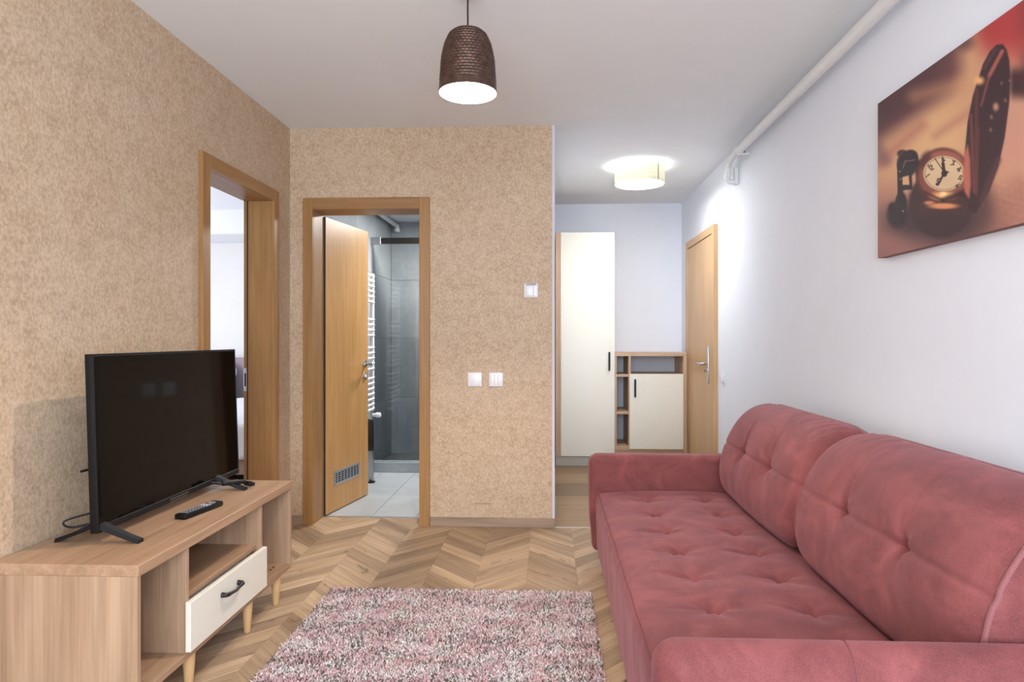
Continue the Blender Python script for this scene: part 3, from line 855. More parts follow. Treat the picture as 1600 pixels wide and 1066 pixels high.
def cushion(y0, y1, seed):
    loop = [(0.905, 0.412), (0.874, 0.455), (0.864, 0.52), (0.872, 0.59), (0.893, 0.66), (0.925, 0.73), (0.968, 0.795), (1.022, 0.842), (1.085, 0.865), (1.15, 0.866), (1.195, 0.848), (1.208, 0.80), (1.206, 0.70), (1.203, 0.58), (1.195, 0.45), (1.17, 0.412), (1.05, 0.408)]
    cl = [(a, 0, b) for a, b in loop]
    pts = smooth_path(cl+[cl[0]], 14)[:-1]
    # resample closed
    L = [0]; q = pts+[pts[0]]
    for i in range(1, len(q)): L.append(L[-1]+(q[i]-q[i-1]).length)
    n = 190
    s_ = np.linspace(0, L[-1], n, endpoint=False)
    lx = np.interp(s_, L, [p.x for p in q]); lz = np.interp(s_, L, [p.z for p in q])
    cx, cz = 1.06, 0.63
    nv = 150
    e_ = np.linspace(0, 1, nv); ys = y0+(y1-y0)*(0.5-0.5*np.cos(np.pi*e_))*0.35+(y1-y0)*e_*0.65
    X = np.repeat(lx[:, None], nv, 1); Z = np.repeat(lz[:, None], nv, 1); Y = np.repeat(ys[None, :], n, 0)
    tx = np.roll(lx, -1)-np.roll(lx, 1); tz = np.roll(lz, -1)-np.roll(lz, 1); tl = np.hypot(tx, tz)
    nx, nz = (tz/tl)[:, None], (-tx/tl)[:, None]
    # outward check
    if np.mean(nx[:, 0]*(lx-cx)+nz[:, 0]*(lz-cz)) < 0: nx, nz = -nx, -nz
    e = np.minimum(Y-y0, y1-Y)
    front = ((X < 1.12) & (Z > 0.42)).astype(float)
    disp = -0.034*np.exp(-(e/0.045)**1.2)
    mid = np.clip(e/0.25, 0, 1)
    disp += front*0.010*np.sin(np.pi*np.clip((Y-y0)/(y1-y0), 0, 1))
    zt = 0.668
    W3 = (y1-y0)/3
    for i, ty in enumerate((y0+W3, y0+2*W3)):
        dy, dzz = Y-ty, (Z-zt)
        d = np.sqrt(dy*dy+dzz*dzz*1.2)
        disp += front*(-0.024*np.exp(-(d/0.026)**2)-0.017*np.exp(-(d/0.10)**2))
        th = np.arctan2(dzz, dy)
        disp += front*0.0028*np.exp(-(d/0.10)**2)*np.clip(d/0.02, 0, 1)*np.sin(6*th+seed+i)
        up = (Z > zt).astype(float)
        disp += front*up*(-0.008)*np.exp(-((dy+0.04*np.clip(Z-zt, 0, 1))/0.010)**2)*np.clip(1-(Z-zt)/0.20, 0, 1)
        dn = (Z < zt).astype(float)
        disp += front*dn*(-0.006)*np.exp(-(dy/0.02)**2)*np.clip(1-(zt-Z)/0.16, 0, 1)
    disp += front*(-0.0065)*np.exp(-((Z-zt)/0.007)**2)
    wr = front*np.clip((Z-0.76)/0.06, 0, 1)
    disp += wr*0.0016*np.sin(Y*95+14*vnoise(X*0.4, Y, 11, seed)+X*30)*np.clip(1.6*vnoise(Y, X, 12, seed+3)+0.15, 0, 1)
    disp += front*0.0045*vnoise(Y, Z, 13, seed+1)+front*0.0014*vnoise(Y, Z*0.5, 55, seed+2)
    P_ = np.stack([X+nx*disp, Y, Z+nz*disp], 2)
    # round the ends inwards
    m = MB().grid(P_, True)
    for idx, yy, sg in ((0, y0, -1), (nv-1, y1, 1)):
        ring = [i*nv+idx for i in range(n)]
        prev = ring
        for sc_, off in ((0.93, 0.006), (0.75, 0.012), (0.45, 0.016)):
            o0 = len(m.v)
            for i in range(n):
                p = P_[i, idx]
                m.v.append((cx+(p[0]-cx)*sc_, yy+sg*off*0.6, cz+(p[2]-cz)*sc_))
            cur = list(range(o0, o0+n))
            for i in range(n):
                j = (i+1) % n
                m.f.append((prev[i], prev[j], cur[j], cur[i]) if sg < 0 else (prev[j], prev[i], cur[i], cur[j]))
            prev = cur
        m.f.append(tuple(prev))
    o = m.build('back_cushion', M['velvet'], sofa, 60)
    for idx in (0, nv-1):
        pts2 = [tuple(P_[i, idx]) for i in range(0, n, 2)]
        MB().tube(pts2, 0.0055, 8, True).build('piping', M['velvet_piping'], o, 60)
    ib = int(np.argmax(lz-0.3*np.abs(lx-1.165)))
    MB().tube([tuple(P_[ib, k]+np.array([0, 0, 0.001])) for k in range(2, nv-2)], 0.0045, 8).build('piping', M['velvet_piping'], o, 60)
    return o
cushion(2.372, 3.380, 11)
cushion(1.366, 2.362, 23)

# ------------------------------------------------------------------ rug
RX0, RX1, RY0, RY1 = -1.03, 0.195, 1.30, 3.0
rug = thing('rug', ((RX0+RX1)/2, (RY0+RY1)/2, 0), 'shaggy pink and grey speckled rug on the chevron floor', 'rug')
B((RX0+0.01, RY0+0.01, 0.0005), (RX1-0.01, RY1-0.01, 0.008), 0.003).build('backing', M['rug_back'], rug)
def pile():
    nx, ny = 262, 364
    gx, gy = np.meshgrid(np.linspace(RX0+0.006, RX1-0.006, nx), np.linspace(RY0+0.006, RY1-0.006, ny))
    n = gx.size
    bx = gx.ravel()+rng.normal(0, 0.0028, n); by = gy.ravel()+rng.normal(0, 0.0028, n)
    hgt = rng.uniform(0.014, 0.024, n); az = rng.uniform(0, 2*math.pi, n); ln = rng.uniform(0.004, 0.014, n)
    r0 = rng.uniform(0.0022, 0.0034, n)
    V = np.zeros((n, 7, 3))
    for k in range(3):
        a = az+k*2*math.pi/3
        V[:, k, 0] = bx+r0*np.cos(a); V[:, k, 1] = by+r0*np.sin(a); V[:, k, 2] = 0.004
        V[:, 3+k, 0] = bx+ln*0.35*np.cos(az)+r0*1.15*np.cos(a); V[:, 3+k, 1] = by+ln*0.35*np.sin(az)+r0*1.15*np.sin(a); V[:, 3+k, 2] = hgt*0.66
    V[:, 6, 0] = bx+ln*np.cos(az); V[:, 6, 1] = by+ln*np.sin(az); V[:, 6, 2] = hgt
    base = np.arange(n)*7
    tri = []
    for k in range(3):
        j = (k+1) % 3
        tri.append(np.stack([base+k, base+j, base+3+j], 1)); tri.append(np.stack([base+k, base+3+j, base+3+k], 1))
        tri.append(np.stack([base+3+k, base+3+j, base+6], 1))
    F = np.concatenate(tri, 0)
    off = np.array([rug.location.x, rug.location.y, 0])
    V = (V.reshape(-1, 3)-off).astype(np.float32)
    me = bpy.data.meshes.new('pile')
    me.vertices.add(len(V)); me.vertices.foreach_set('co', V.ravel())
    me.loops.add(F.size); me.loops.foreach_set('vertex_index', F.ravel().astype(np.int32))
    me.polygons.add(len(F)); me.polygons.foreach_set('loop_start', (np.arange(len(F))*3).astype(np.int32))
    me.polygons.foreach_set('loop_total', np.full(len(F), 3, np.int32))
    me.update(calc_edges=True)
    pal = np.array([s2l(c)[:3] for c in ((222, 182, 186), (196, 150, 156), (240, 234, 232), (222, 212, 210), (140, 128, 122), (96, 86, 82), (192, 176, 172))])
    n1 = vnoise(bx, by*1.6, 26, 41); n2 = vnoise(bx, by*2, 14, 42)
    n3 = vnoise(bx*1.2, by*1.8, 45, 43)
    wts = np.stack([0.20+0.30*n1+0.10*n3, 0.11+0.22*n1, 0.17-0.20*n1+0.22*n2, 0.14+0.12*n2, 0.15-0.16*n1-0.12*n3, 0.12-0.20*n2-0.10*n3, 0.13+0*n1], 1)
    wts = np.clip(wts, 0.01, None); wts /= wts.sum(1, keepdims=True)
    u = rng.random(n)[:, None]
    ci = (np.cumsum(wts, 1) < u).sum(1).clip(0, 6)
    c = pal[ci]*rng.uniform(0.85, 1.15, (n, 1))
    c4 = np.concatenate([np.clip(c, 0, 1), np.ones((n, 1))], 1).repeat(7, 0).astype(np.float32)
    at = me.color_attributes.new('Col', 'FLOAT_COLOR', 'POINT'); at.data.foreach_set('color', c4.ravel())
    me.materials.append(M['yarn'])
    o = bpy.data.objects.new('pile', me); COL.objects.link(o); o.parent = rug; o['kind'] = 'stuff'
pile()

# ------------------------------------------------------------------ pendant lamp
px_, py_ = -0.312, 2.45
pend = thing('pendant_lamp', (px_, py_, 2.13), 'bronze bell pendant lamp with hammered rings hanging on a black cord', 'lamp')
zr = 2.140
prof_o = [(0.1125, 0.0), (0.1083, 0.037), (0.1046, 0.084), (0.1008, 0.131), (0.091, 0.178), (0.082, 0.2015), (0.070, 0.224), (0.052, 0.237), (0.030, 0.2445), (0.010, 0.247)]
pr0 = smooth_path([(r, 0, z) for r, z in prof_o], 30)
pr = pr0[::2]+[pr0[-1]]
m = MB(); ns = 144; vs_, fs = [], []
ring = []
for i, p in enumerate(pr):
    for k in range(ns):
        a = 2*math.pi*k/ns
        band = math.sin(2*math.pi*p.z/0.0115)
        dim = math.cos(a*36+(math.pi if int(p.z/0.0115) % 2 else 0))
        fade = min(1, max(0, (p.z-0.018)/0.03))
        r = max(0.004, p.x+fade*(0.0018*band+0.0026*dim*max(0, band))*(min(1, p.x/0.05)))
        vs_.append((px_+r*math.cos(a), py_+r*math.sin(a), zr+p.z))
for i in range(len(pr)-1):
    for k in range(ns):
        fs.append((i*ns+k, i*ns+(k+1) % ns, (i+1)*ns+(k+1) % ns, (i+1)*ns+k))
m.add(vs_, fs)
m.build('shade', M['bronze'], pend, 80)
MB().lathe([(0.1125, 0.0), (0.1105, -0.0006), (0.1085, 0.001), (0.1048, 0.037), (0.101, 0.084), (0.097, 0.131), (0.087, 0.176), (0.077, 0.199), (0.064, 0.220), (0.045, 0.232), (0.0, 0.240)], (px_, py_, zr), 64, 'Z', False).build('shade_lining', plain('white_shade_lining', (250, 236, 214), 0.6, var=0.01), pend, 60)
MB().lathe([(0.0, 0.246), (0.011, 0.2465), (0.010, 0.253), (0.006, 0.258), (0.0, 0.259)], (px_, py_, zr), 20, 'Z', False).build('cap', M['black_metal'], pend)
MB().tube([(px_, py_, zr+0.255), (px_-0.001, py_, zr+0.33), (px_, py_, H-0.03)], 0.0032, 8).build('cord', M['rubber'], pend)
MB().lathe([(0.0, H-0.035), (0.03, H-0.034), (0.05, H-0.02), (0.052, H), (0, H)], (px_, py_, 0), 24, 'Z', False).build('ceiling_cup', M['black_metal'], pend)
MB().lathe([(0.018, 0.205), (0.018, 0.16)], (px_, py_, zr), 20).build('socket', M['white_plastic'], pend)
MB().lathe([(0.0, 0.105), (0.014, 0.108), (0.026, 0.118), (0.030, 0.132), (0.026, 0.147), (0.016, 0.160)], (px_, py_, zr), 24, 'Z', False).build('bulb', M['bulb'], pend, 60)

# ------------------------------------------------------------------ hall ceiling lamp
lx_, ly_ = 0.708, 5.05
cl = thing('ceiling_lamp', (lx_, ly_, 2.40), 'round beige fabric drum ceiling lamp glowing in the hallway', 'lamp')
MB().lathe([(0.193, 2.405), (0.193, 2.535), (0.1905, 2.535), (0.1905, 2.405), (0.193, 2.405)], (lx_, ly_, 0), 64, 'Z', False).build('drum_shade', M['drum'], cl, 40)
MB().lathe([(0.0, 2.408), (0.189, 2.408), (0.189, 2.411), (0, 2.411)], (lx_, ly_, 0), 64, 'Z', False).build('diffuser', M['diffuser'], cl, 40)
a0 = math.radians(-52)
B((-0.004, -0.0012, 2.405), (0.004, 0.0012, 2.535)).xform(Matrix.Translation((lx_+0.194*math.cos(a0), ly_+0.194*math.sin(a0), 0)) @ Matrix.Rotation(a0+math.pi/2, 4, 'Z')).build('seam', plain('grey_seam_tape', (120, 116, 106), 0.8), cl, 0)
MB().lathe([(0, 2.535), (0.06, 2.535), (0.07, H), (0, H)], (lx_, ly_, 0), 32, 'Z', False).build('mounting_plate', M['white_paint'], cl)
MB().lathe([(0.0, 2.44), (0.02, 2.445), (0.028, 2.47), (0.02, 2.50), (0.012, 2.535)], (lx_+0.09, ly_, 0), 20, 'Z', False).build('bulb', M['diffuser'], cl)

# ------------------------------------------------------------------ hall cabinets
YC = 6.03
tc = thing('tall_cabinet', (0.34, 6.2, 0), 'tall cream hallway wardrobe cabinet with oak side and dark handle', 'wardrobe')
B((0.060, YC+0.002, 0.085), (0.078, YH-0.004, 2.194), 0.001).build('side_panel', M['cab_z'], tc)
B((0.060, YC+0.001, 0.085), (0.1085, YC+0.02, 2.194), 0.001).build('filler_strip', M['cab_z'], tc)
B((0.597, YC+0.022, 0.085), (0.615, YH-0.004, 2.194), 0.001).build('side_panel', M['cab_z'], tc)
B((0.078, YC+0.022, 2.176), (0.597, YH-0.004, 2.194)).build('top', M['cab_x'], tc)
B((0.078, YC+0.022, 0.085), (0.597, YH-0.004, 0.103)).build('bottom', M['cab_x'], tc)
B((0.078, YH-0.012, 0.103), (0.597, YH-0.004, 2.176)).build('back_panel', M['grey_back'], tc)
B((0.062, YC+0.010, 0.0), (0.612, YC+0.026, 0.085)).build('plinth', M['plinth'], tc)
dd = B((0.1100, YC, 0.090), (0.6145, YC+0.018, 2.194), 0.001).build('door', M['cream'], tc)
def bar_handle(x, z0, z1, y):
    m = MB().tube([(x, y, z0+0.012), (x, y-0.022, z0+0.012), (x, y-0.026, z0+0.02), (x, y-0.026, z1-0.02), (x, y-0.022, z1-0.012), (x, y, z1-0.012)], 0.006, 8)
    m.box((x-0.009, y-0.031, z0), (x+0.009, y-0.022, z1), 0.003)
    return m
bar_handle(0.562, 0.895, 1.072, YC).build('handle', M['black_metal'], dd)
lc = thing('shoe_cabinet', (0.95, 6.2, 0), 'low oak shoe cabinet with open cubbies and one cream door', 'cabinet')
lx0, lx1 = 0.617, 1.284
B((lx0, YC, 1.032), (lx1, YH-0.004, 1.062), 0.001).build('top', M['cab_x'], lc)
B((lx1-0.034, YC+0.001, 0.0), (lx1, YH-0.004, 1.032), 0.001).build('side_panel', M['cab_z'], lc)
B((lx0, YC+0.001, 0.0), (lx0+0.016, YH-0.004, 1.032), 0.001).build('side_panel', M['cab_z'], lc)
B((0.742, YC+0.001, 0.19), (0.764, YH-0.012, 1.032), 0.001).build('divider', M['cab_z'], lc)
B((lx0+0.016, YC+0.001, 0.150), (lx1-0.034, YH-0.012, 0.19), 0.001).build('bottom', M['cab_x'], lc)
B((lx0+0.016, YC+0.012, 0.0), (lx1-0.034, YC+0.03, 0.150), 0.001).build('plinth', M['cab_x'], lc)
for z in (0.488, 0.838):
    B((lx0+0.016, YC+0.002, z), (0.742, YH-0.012, z+0.024), 0.001).build('shelf', M['cab_x'], lc)
B((0.764, YC+0.022, 0.848), (lx1-0.034, YH-0.012, 0.866), 0.001).build('shelf', M['cab_x'], lc)
B((lx0+0.016, YH-0.012, 0.19), (lx1-0.034, YH-0.004, 1.032)).build('back_panel', M['grey_back'], lc)
d_ = B((0.752, YC-0.016, 0.165), (lx1-0.036, YC+0.0005, 0.866), 0.001).build('door', M['cream'], lc)
bar_handle(0.800, 0.650, 0.818, YC-0.016).build('handle', M['black_metal'], d_)

# ------------------------------------------------------------------ canvas picture
CX = 1.290
cy1, cy0, cz0, cz1 = 2.572, 1.64, 1.513, 2.120
pic = thing('canvas_picture', (CX, (cy0+cy1)/2, cz0), 'canvas print of an open bronze pocket watch hung above the sofa', 'picture')
B((CX+0.001, cy0, cz0), (XR-0.001, cy1, cz1), 0.002).build('stretcher', M['canvas_side'], pic)
def paint():
    nu, nv = 380, 300
    ys = np.linspace(cy0, cy1, nu); zs = np.linspace(cz0, cz1, nv)
    Yg, Zg = np.meshgrid(ys, zs, indexing='ij')
    # print coordinates: U grows towards the near end, V downwards
    ca, sa = math.cos(math.atan(0.043)), math.sin(math.atan(0.043))
    dep = -CX*sa+Yg*ca
    U = 815+1000*(CX*ca+Yg*sa)/dep; V = 529-1000*(Zg-1.198)/dep
    def S(*pts_): return None
    img = np.zeros(U.shape+(3,))
    def col(c): return np.array(c, float)
    def over(mask, c):
        nonlocal img
        img = img*(1-mask[..., None])+col(c)*mask[..., None]
    def sm(x, a, b):
        t = np.clip((x-a)/(b-a), 0, 1); return t*t*(3-2*t)
    def ell(cx, cy, rx, ry, soft=0.1, rot=0.0):
        dx, dy = U-cx, V-cy; c, s = math.cos(rot), math.sin(rot)
        d = np.sqrt(((dx*c+dy*s)/rx)**2+((-dx*s+dy*c)/ry)**2)
        return 1-sm(d, 1-soft, 1+soft)
    def seg(x0, y0, x1, y1, wd, soft=0.6):
        dx, dy = x1-x0, y1-y0; L2 = dx*dx+dy*dy+1e-9
        t = np.clip(((U-x0)*dx+(V-y0)*dy)/L2, 0, 1)
        d = np.hypot(U-x0-t*dx, V-y0-t*dy)
        return 1-sm(d, wd-soft, wd+soft)
    def poly(pts_, soft=1.5):
        ins = np.zeros(U.shape, bool); dm = np.full(U.shape, 1e9); n = len(pts_)
        for i in range(n):
            x0, y0 = pts_[i]; x1, y1 = pts_[(i+1) % n]
            cnd = ((y0 > V) != (y1 > V))
            with np.errstate(divide='ignore', invalid='ignore'):
                xi = x0+(V-y0)*(x1-x0)/((y1-y0) if abs(y1-y0) > 1e-9 else 1e-9)
            ins ^= cnd & (U < xi)
            dx, dy = x1-x0, y1-y0; L2 = dx*dx+dy*dy+1e-9
            t = np.clip(((U-x0)*dx+(V-y0)*dy)/L2, 0, 1)
            dm = np.minimum(dm, np.hypot(U-x0-t*dx, V-y0-t*dy))
        sd = np.where(ins, dm, -dm)
        return sm(sd, -soft, soft)
    # backdrop, blurred
    img[:] = (206, 156, 120)
    over(ell(1455, 215, 70, 45, 0.9), (222, 176, 130))
    over(sm(V, 270, 330), (170, 118, 104))
    over(sm(V, 330, 410), (140, 98, 94))
    over(ell(1590, 215, 60, 60, 0.9)*0.9, (202, 146, 128))
    over(sm(U, 1560, 1600)*sm(V, 250, 300), (186, 130, 112))
    d1_ = (V-(200-0.70*(U-1372)))          # distance along the diagonal from the upper edge
    over((1-sm(d1_, 0, 46))*(1-sm(U, 1480, 1520)), (112, 72, 72))
    over((1-sm(d1_, -10, 20))*(1-sm(U, 1440, 1500)), (92, 62, 66))
    over(seg(1372, 255, 1440, 196, 6, 15)*0.7, (168, 100, 92))
    over(seg(1370, 232, 1382, 250, 10, 9)*0.6, (120, 84, 84))
    over(seg(1462, 212, 1530, 165, 4, 13)*0.65, (178, 112, 100))
    over(seg(1430, 150, 1500, 130, 10, 14)*0.5, (214, 158, 116))
    over(sm(U-0.35*V, 1480, 1530)*(1-sm(V, 50, 135)), (176, 66, 66))
    over(sm(U, 1575, 1605)*(1-sm(V, 30, 90)), (150, 64, 64))
    over(ell(1506, 66, 14, 12, 0.9)*0.8, (96, 64, 66))
    over(sm(U, 1572, 1585)*sm(V, 95, 120)*(1-sm(V, 138, 165)), (70, 46, 48))
    over(sm(U, 1580, 1620)*sm(V, 60, 100)*(1-sm(V, 120, 165)), (92, 50, 52))
    # soft shadow under the watch
    over(ell(1462, 346, 78, 38, 0.45)*0.97, (72, 57, 59))
    over(ell(1530, 318, 22, 34, 0.7)*0.8, (84, 62, 62))
    over(sm(V, 352, 380)*(1-sm(U, 1400, 1500))*0.4, (168, 118, 112))
    # crown and chain
    dk = (52, 42, 46)
    over(ell(1417, 257, 15.5, 19, 0.16, -0.15), dk)
    over(ell(1410, 240, 8, 6, 0.3), (64, 47, 49)); over(ell(1423, 240, 9, 6, 0.3), (62, 46, 48)); over(ell(1430, 248, 5, 10, 0.3), dk)
    over(ell(1436, 264, 6, 14, 0.3), dk)
    over(seg(1410, 264, 1415, 251, 1.0, 0.8)*0.7, (150, 128, 120)); over(seg(1416, 252, 1429, 250, 1.0, 0.8)*0.6, (150, 126, 116))
    over(seg(1405, 244, 1412, 235, 0.9, 0.7)*0.6, (120, 90, 84))
    over(seg(1406, 258, 1407, 322, 4.2, 1.2), dk)
    over(poly([(1408, 272), (1424, 268), (1426, 296), (1408, 298)], 1.5), dk)
    over(poly([(1410, 277), (1420, 274), (1421, 289), (1410, 289)], 1.2), (214, 166, 126))
    over(ell(1408, 318, 9, 18, 0.2), dk); over(ell(1402, 336, 16, 20, 0.3), (58, 46, 50)); over(ell(1394, 326, 6, 9, 0.3), dk)
    for (a, b, r) in ((1406, 268, 1.3), (1407, 280, 1.2), (1416, 299, 2.2), (1411, 330, 1.4)):
        over(ell(a, b, r, r*1.2, 0.5)*0.8, (176, 150, 138))
    # body
    over(ell(1470, 318, 50, 54, 0.07, 0.1), (66, 46, 48))
    over(ell(1474, 330, 44, 30, 0.3)*0.7, (78, 52, 52))
    over(ell(1470, 348, 40, 14, 0.5)*0.6, (60, 48, 50))
    over(ell(1474, 276, 43, 45, 0.06), (84, 48, 46))
    over(ell(1474, 274, 39, 38.5, 0.09), (134, 76, 66))
    over(ell(1476, 246, 30, 12, 0.5)*0.6, (188, 112, 92))
    over(ell(1446, 250, 8, 14, 0.5, 0.4)*0.7, (78, 46, 46))
    over(ell(1474, 306, 18, 7, 0.6), (240, 176, 116)); over(ell(1474, 303, 5, 5, 0.6)*0.9, (255, 222, 160))
    over(seg(1446, 301, 1472, 313, 2.0, 2.4)*0.75, (60, 36, 38)); over(seg(1474, 313, 1508, 300, 4.0, 3.5)*0.85, (52, 36, 38))
    over(ell(1474, 322, 22, 4.5, 0.5), (226, 150, 104)); over(ell(1452, 317, 8, 3, 0.6), (206, 130, 98))
    # dial
    over(ell(1475, 271, 33.5, 28.5, 0.05), (150, 104, 84)); over(ell(1475, 271, 32, 27.3, 0.05), (222, 192, 154))
    over(ell(1478, 282, 22, 14, 0.7)*0.4, (206, 172, 140))
    ink = (84, 62, 54)
    for k in range(60):
        a = 2*math.pi*k/60
        over(ell(1475+29.5*math.cos(a), 271+25*math.sin(a), 0.8, 0.8, 0.6)*0.8, ink)
    def strokes(cx, cy, segs, s=1.0, rot=0.0):
        c, q = math.cos(rot), math.sin(rot)
        for x0, y0, x1, y1 in segs:
            over(seg(cx+s*(x0*c-y0*q), cy+s*(x0*q+y0*c), cx+s*(x1*c-y1*q), cy+s*(x1*q+y1*c), 0.85, 0.6), ink)
    D = {'1': [(0, -3, 0, 3)], '2': [(-1.6, -2, 0, -3), (0, -3, 1.6, -1.6), (1.6, -1.6, -1.8, 3), (-1.8, 3, 1.8, 3)],
         '3': [(-1.6, -3, 1.6, -3), (1.6, -3, 0, -0.4), (0, -0.4, 1.7, 1.4), (1.7, 1.4, -1.6, 3)],
         '4': [(0.8, 3, 0.8, -3), (0.8, -3, -2, 1.2), (-2, 1.2, 2.2, 1.2)], '5': [(1.6, -3, -1.4, -3), (-1.4, -3, -1.6, -0.4), (-1.6, -0.4, 1.6, 0.8), (1.6, 0.8, -1.6, 3)],
         '6': [(1, -3, -1.6, 1), (-1.6, 1, 0, 3), (0, 3, 1.6, 1.2), (1.6, 1.2, -1.2, 0.4)]}
    strokes(1451.5, 261, D['1'], 1.2, -0.5); strokes(1455.5, 261.5, D['2'], 1.2, -0.5)
    strokes(1449.5, 274.5, D['1'], 1.2, 0.9)
    strokes(1474, 252.5, D['2'], 1.2, 0.1); strokes(1489, 255, D['3'], 1.25, 0.4)
    strokes(1498.5, 264.5, D['4'], 1.25, 0.6); strokes(1500.5, 278, D['5'], 1.15, 0.7); strokes(1496, 290, D['6'], 1.0, 0.6)
    over(ell(1475.5, 271, 4.6, 5.5, 0.15), (58, 44, 42))
    over(seg(1475, 271, 1472.5, 246, 1.3, 0.6), (58, 44, 42)); over(seg(1475, 268, 1473.5, 256, 2.4, 0.7), (58, 44, 42))
    over(seg(1475, 271, 1466, 288, 1.6, 0.6), (58, 44, 42)); over(ell(1467, 282, 3.4, 3.8, 0.2)-ell(1467, 282, 1.4, 1.6, 0.3), (58, 44, 42))
    over(ell(1464.5, 288, 2.6, 2.4, 0.3), (58, 44, 42)); over(seg(1475, 269, 1461, 248, 0.7, 0.5), (70, 54, 50)); over(seg(1475, 271, 1481, 269, 1.5, 0.6), (58, 44, 42))
    # lid standing open
    over(poly([(1567, 69), (1557, 70), (1547, 80), (1536, 100), (1520, 150), (1512, 190), (1508, 232), (1507, 262), (1509, 300), (1514, 330), (1524, 334), (1545, 300), (1560, 260), (1570, 215), (1577, 160), (1579, 120), (1577, 94), (1573, 78)], 1.6), (66, 46, 50))
    over(poly([(1512, 226), (1507, 240), (1505, 270), (1507, 300), (1514, 310), (1517, 290), (1516, 250)], 2.5), (186, 106, 90))
    over(seg(1517, 180, 1522, 300, 2.2, 1.8)*0.8, (124, 72, 68)); over(seg(1526, 140, 1524, 300, 2.6, 2.2)*0.7, (112, 64, 62))
    over(seg(1566, 80, 1546, 118, 3.0, 2.0)*0.9, (176, 98, 82)); over(seg(1546, 118, 1533, 165, 1.8, 1.4)*0.8, (140, 80, 74))
    over(seg(1556, 76, 1538, 106, 2.4, 1.6), (84, 58, 60))
    over(ell(1530, 126, 7, 6, 0.8), (240, 176, 120)); pass
    for (a, b, r, q) in ((1556, 167, 4.2, 0.9), (1549, 183, 2.4, 0.5), (1548, 203, 2.2, 0.45), (1565, 130, 2.0, 0.4), (1571, 157, 2.2, 0.45), (1577.5, 126, 1.2, 0.6)):
        over(ell(a, b, r, r*1.4, 0.8)*q, (206, 152, 120))
    over(seg(1529, 200, 1526, 305, 2.0, 2.0)*0.35, (136, 76, 72))
    over(seg(1560, 250, 1535, 312, 5, 4)*0.6, (92, 62, 62))
    # table grain
    g_ = 0.5+0.5*vnoise(U, V, 0.5, 77)
    over(sm(V, 262, 300)*sm(U, 1530, 1560)*0.25*g_, (120, 76, 66))
    lin = np.where(img/255 <= 0.04045, img/255/12.92, ((np.clip(img, 0, 255)/255+0.055)/1.055)**2.4)
    P_ = np.stack([np.full(Yg.shape, CX), Yg, Zg], 2)
    m = MB().grid(P_)
    o = m.build('print', M['print'], pic, 0)
    at = o.data.color_attributes.new('Col', 'FLOAT_COLOR', 'POINT')
    at.data.foreach_set('color', np.concatenate([lin, np.ones(U.shape+(1,))], 2).reshape(-1).astype(np.float32))
paint()

# ------------------------------------------------------------------ switches, thermostat
def plate(name, x, z, label, cat, s=0.088):
    t = thing(name, (x, YB-0.0005, z-s/2), label, cat)
    B((x-s/2, YB-0.011, z-s/2), (x+s/2, YB-0.0005, z+s/2), 0.003, 2).build('plate', M['white_plastic'], t)
    return t
t1 = plate('light_switch', -0.472, 0.937, 'white square single wall switch beside the bathroom door casing', 'switch')
B((-0.506, YB-0.015, 0.903), (-0.438, YB-0.010, 0.971), 0.002, 2).build('rocker', M['white_plastic'], t1)
t2 = plate('light_switch', -0.337, 0.937, 'white square switch with narrow upright rockers nearer the hallway corner', 'switch')
for i in range(3):
    B((-0.371+i*0.0233, YB-0.015, 0.903), (-0.371+i*0.0233+0.0215, YB-0.010, 0.971), 0.002, 2).build('rocker', M['white_plastic'], t2)
t3 = plate('thermostat', -0.115, 1.502, 'small white square thermostat high on the beige wall', 'thermostat')
B((-0.147, YB-0.020, 1.466), (-0.098, YB-0.010, 1.534), 0.004, 2).build('display', M['white_plastic'], t3)
B((-0.095, YB-0.016, 1.466), (-0.080, YB-0.010, 1.534), 0.002).build('button_strip', M['white_plastic'], t3)
B((-0.145, YB-0.018, 1.536), (-0.080, YB-0.010, 1.544), 0.002).build('grey_band', M['grey_plastic'], t3)
hs = thing('light_switch', (XR-0.0005, 4.92, 0.86), 'white rounded wall switch beside the entrance door', 'switch')
B((XR-0.010, 4.88, 0.862), (XR-0.0005, 4.96, 0.945), 0.004, 2).build('plate', M['white_plastic'], hs)
B((XR-0.024, 4.895, 0.868), (XR-0.009, 4.942, 0.935), 0.007, 2).build('rocker', M['white_plastic'], hs)

# ------------------------------------------------------------------ pipe under the ceiling
pp = thing('ceiling_pipe', (1.255, 2.5, 2.44), 'white painted pipe running under the ceiling along the white wall', 'pipe')
MB().tube([(1.255, YR+0.02, 2.446), (1.255, 4.30, 2.446)], 0.029, 20).build('run', M['white_paint'], pp, 60)
MB().tube(smooth_path([(1.255, 4.28, 2.446), (1.255, 4.36, 2.444), (1.258, 4.51, 2.432), (1.26, 4.57, 2.40), (1.26, 4.575, 2.33)], 8), 0.020, 16).build('elbow', M['white_paint'], pp, 60)
MB().tube(smooth_path([(1.26, 4.575, 2.36), (1.26, 4.575, 2.318), (1.275, 4.57, 2.300), (1.30, 4.56, 2.300), (1.324, 4.555, 2.300)], 6), 0.017, 14).build('return_bend', M['white_paint'], pp, 60)
MB().lathe([(0.026, 2.335), (0.026, 2.365)], (1.26, 4.575, 0), 20).build('collar', M['white_paint'], pp)
m = MB().lathe([(0.033, 4.285), (0.033, 4.305)], (1.255, 0, 2.446), 20, 'Y')
m.box((1.262, 4.29, 2.415), (1.3245, 4.30, 2.425))
m.build('clamp', M['white_paint'], pp)
MB().lathe([(0, 0), (0.008, 0), (0.008, 0.022), (0, 0.022)], (1.29, 4.295, 2.425), 10, 'Z', False).build('screw', M['steel'], pp)
B((1.300, 4.54, 2.28), (1.3245, 4.59, 2.40), 0.004).build('wall_block', M['white_paint'], pp)

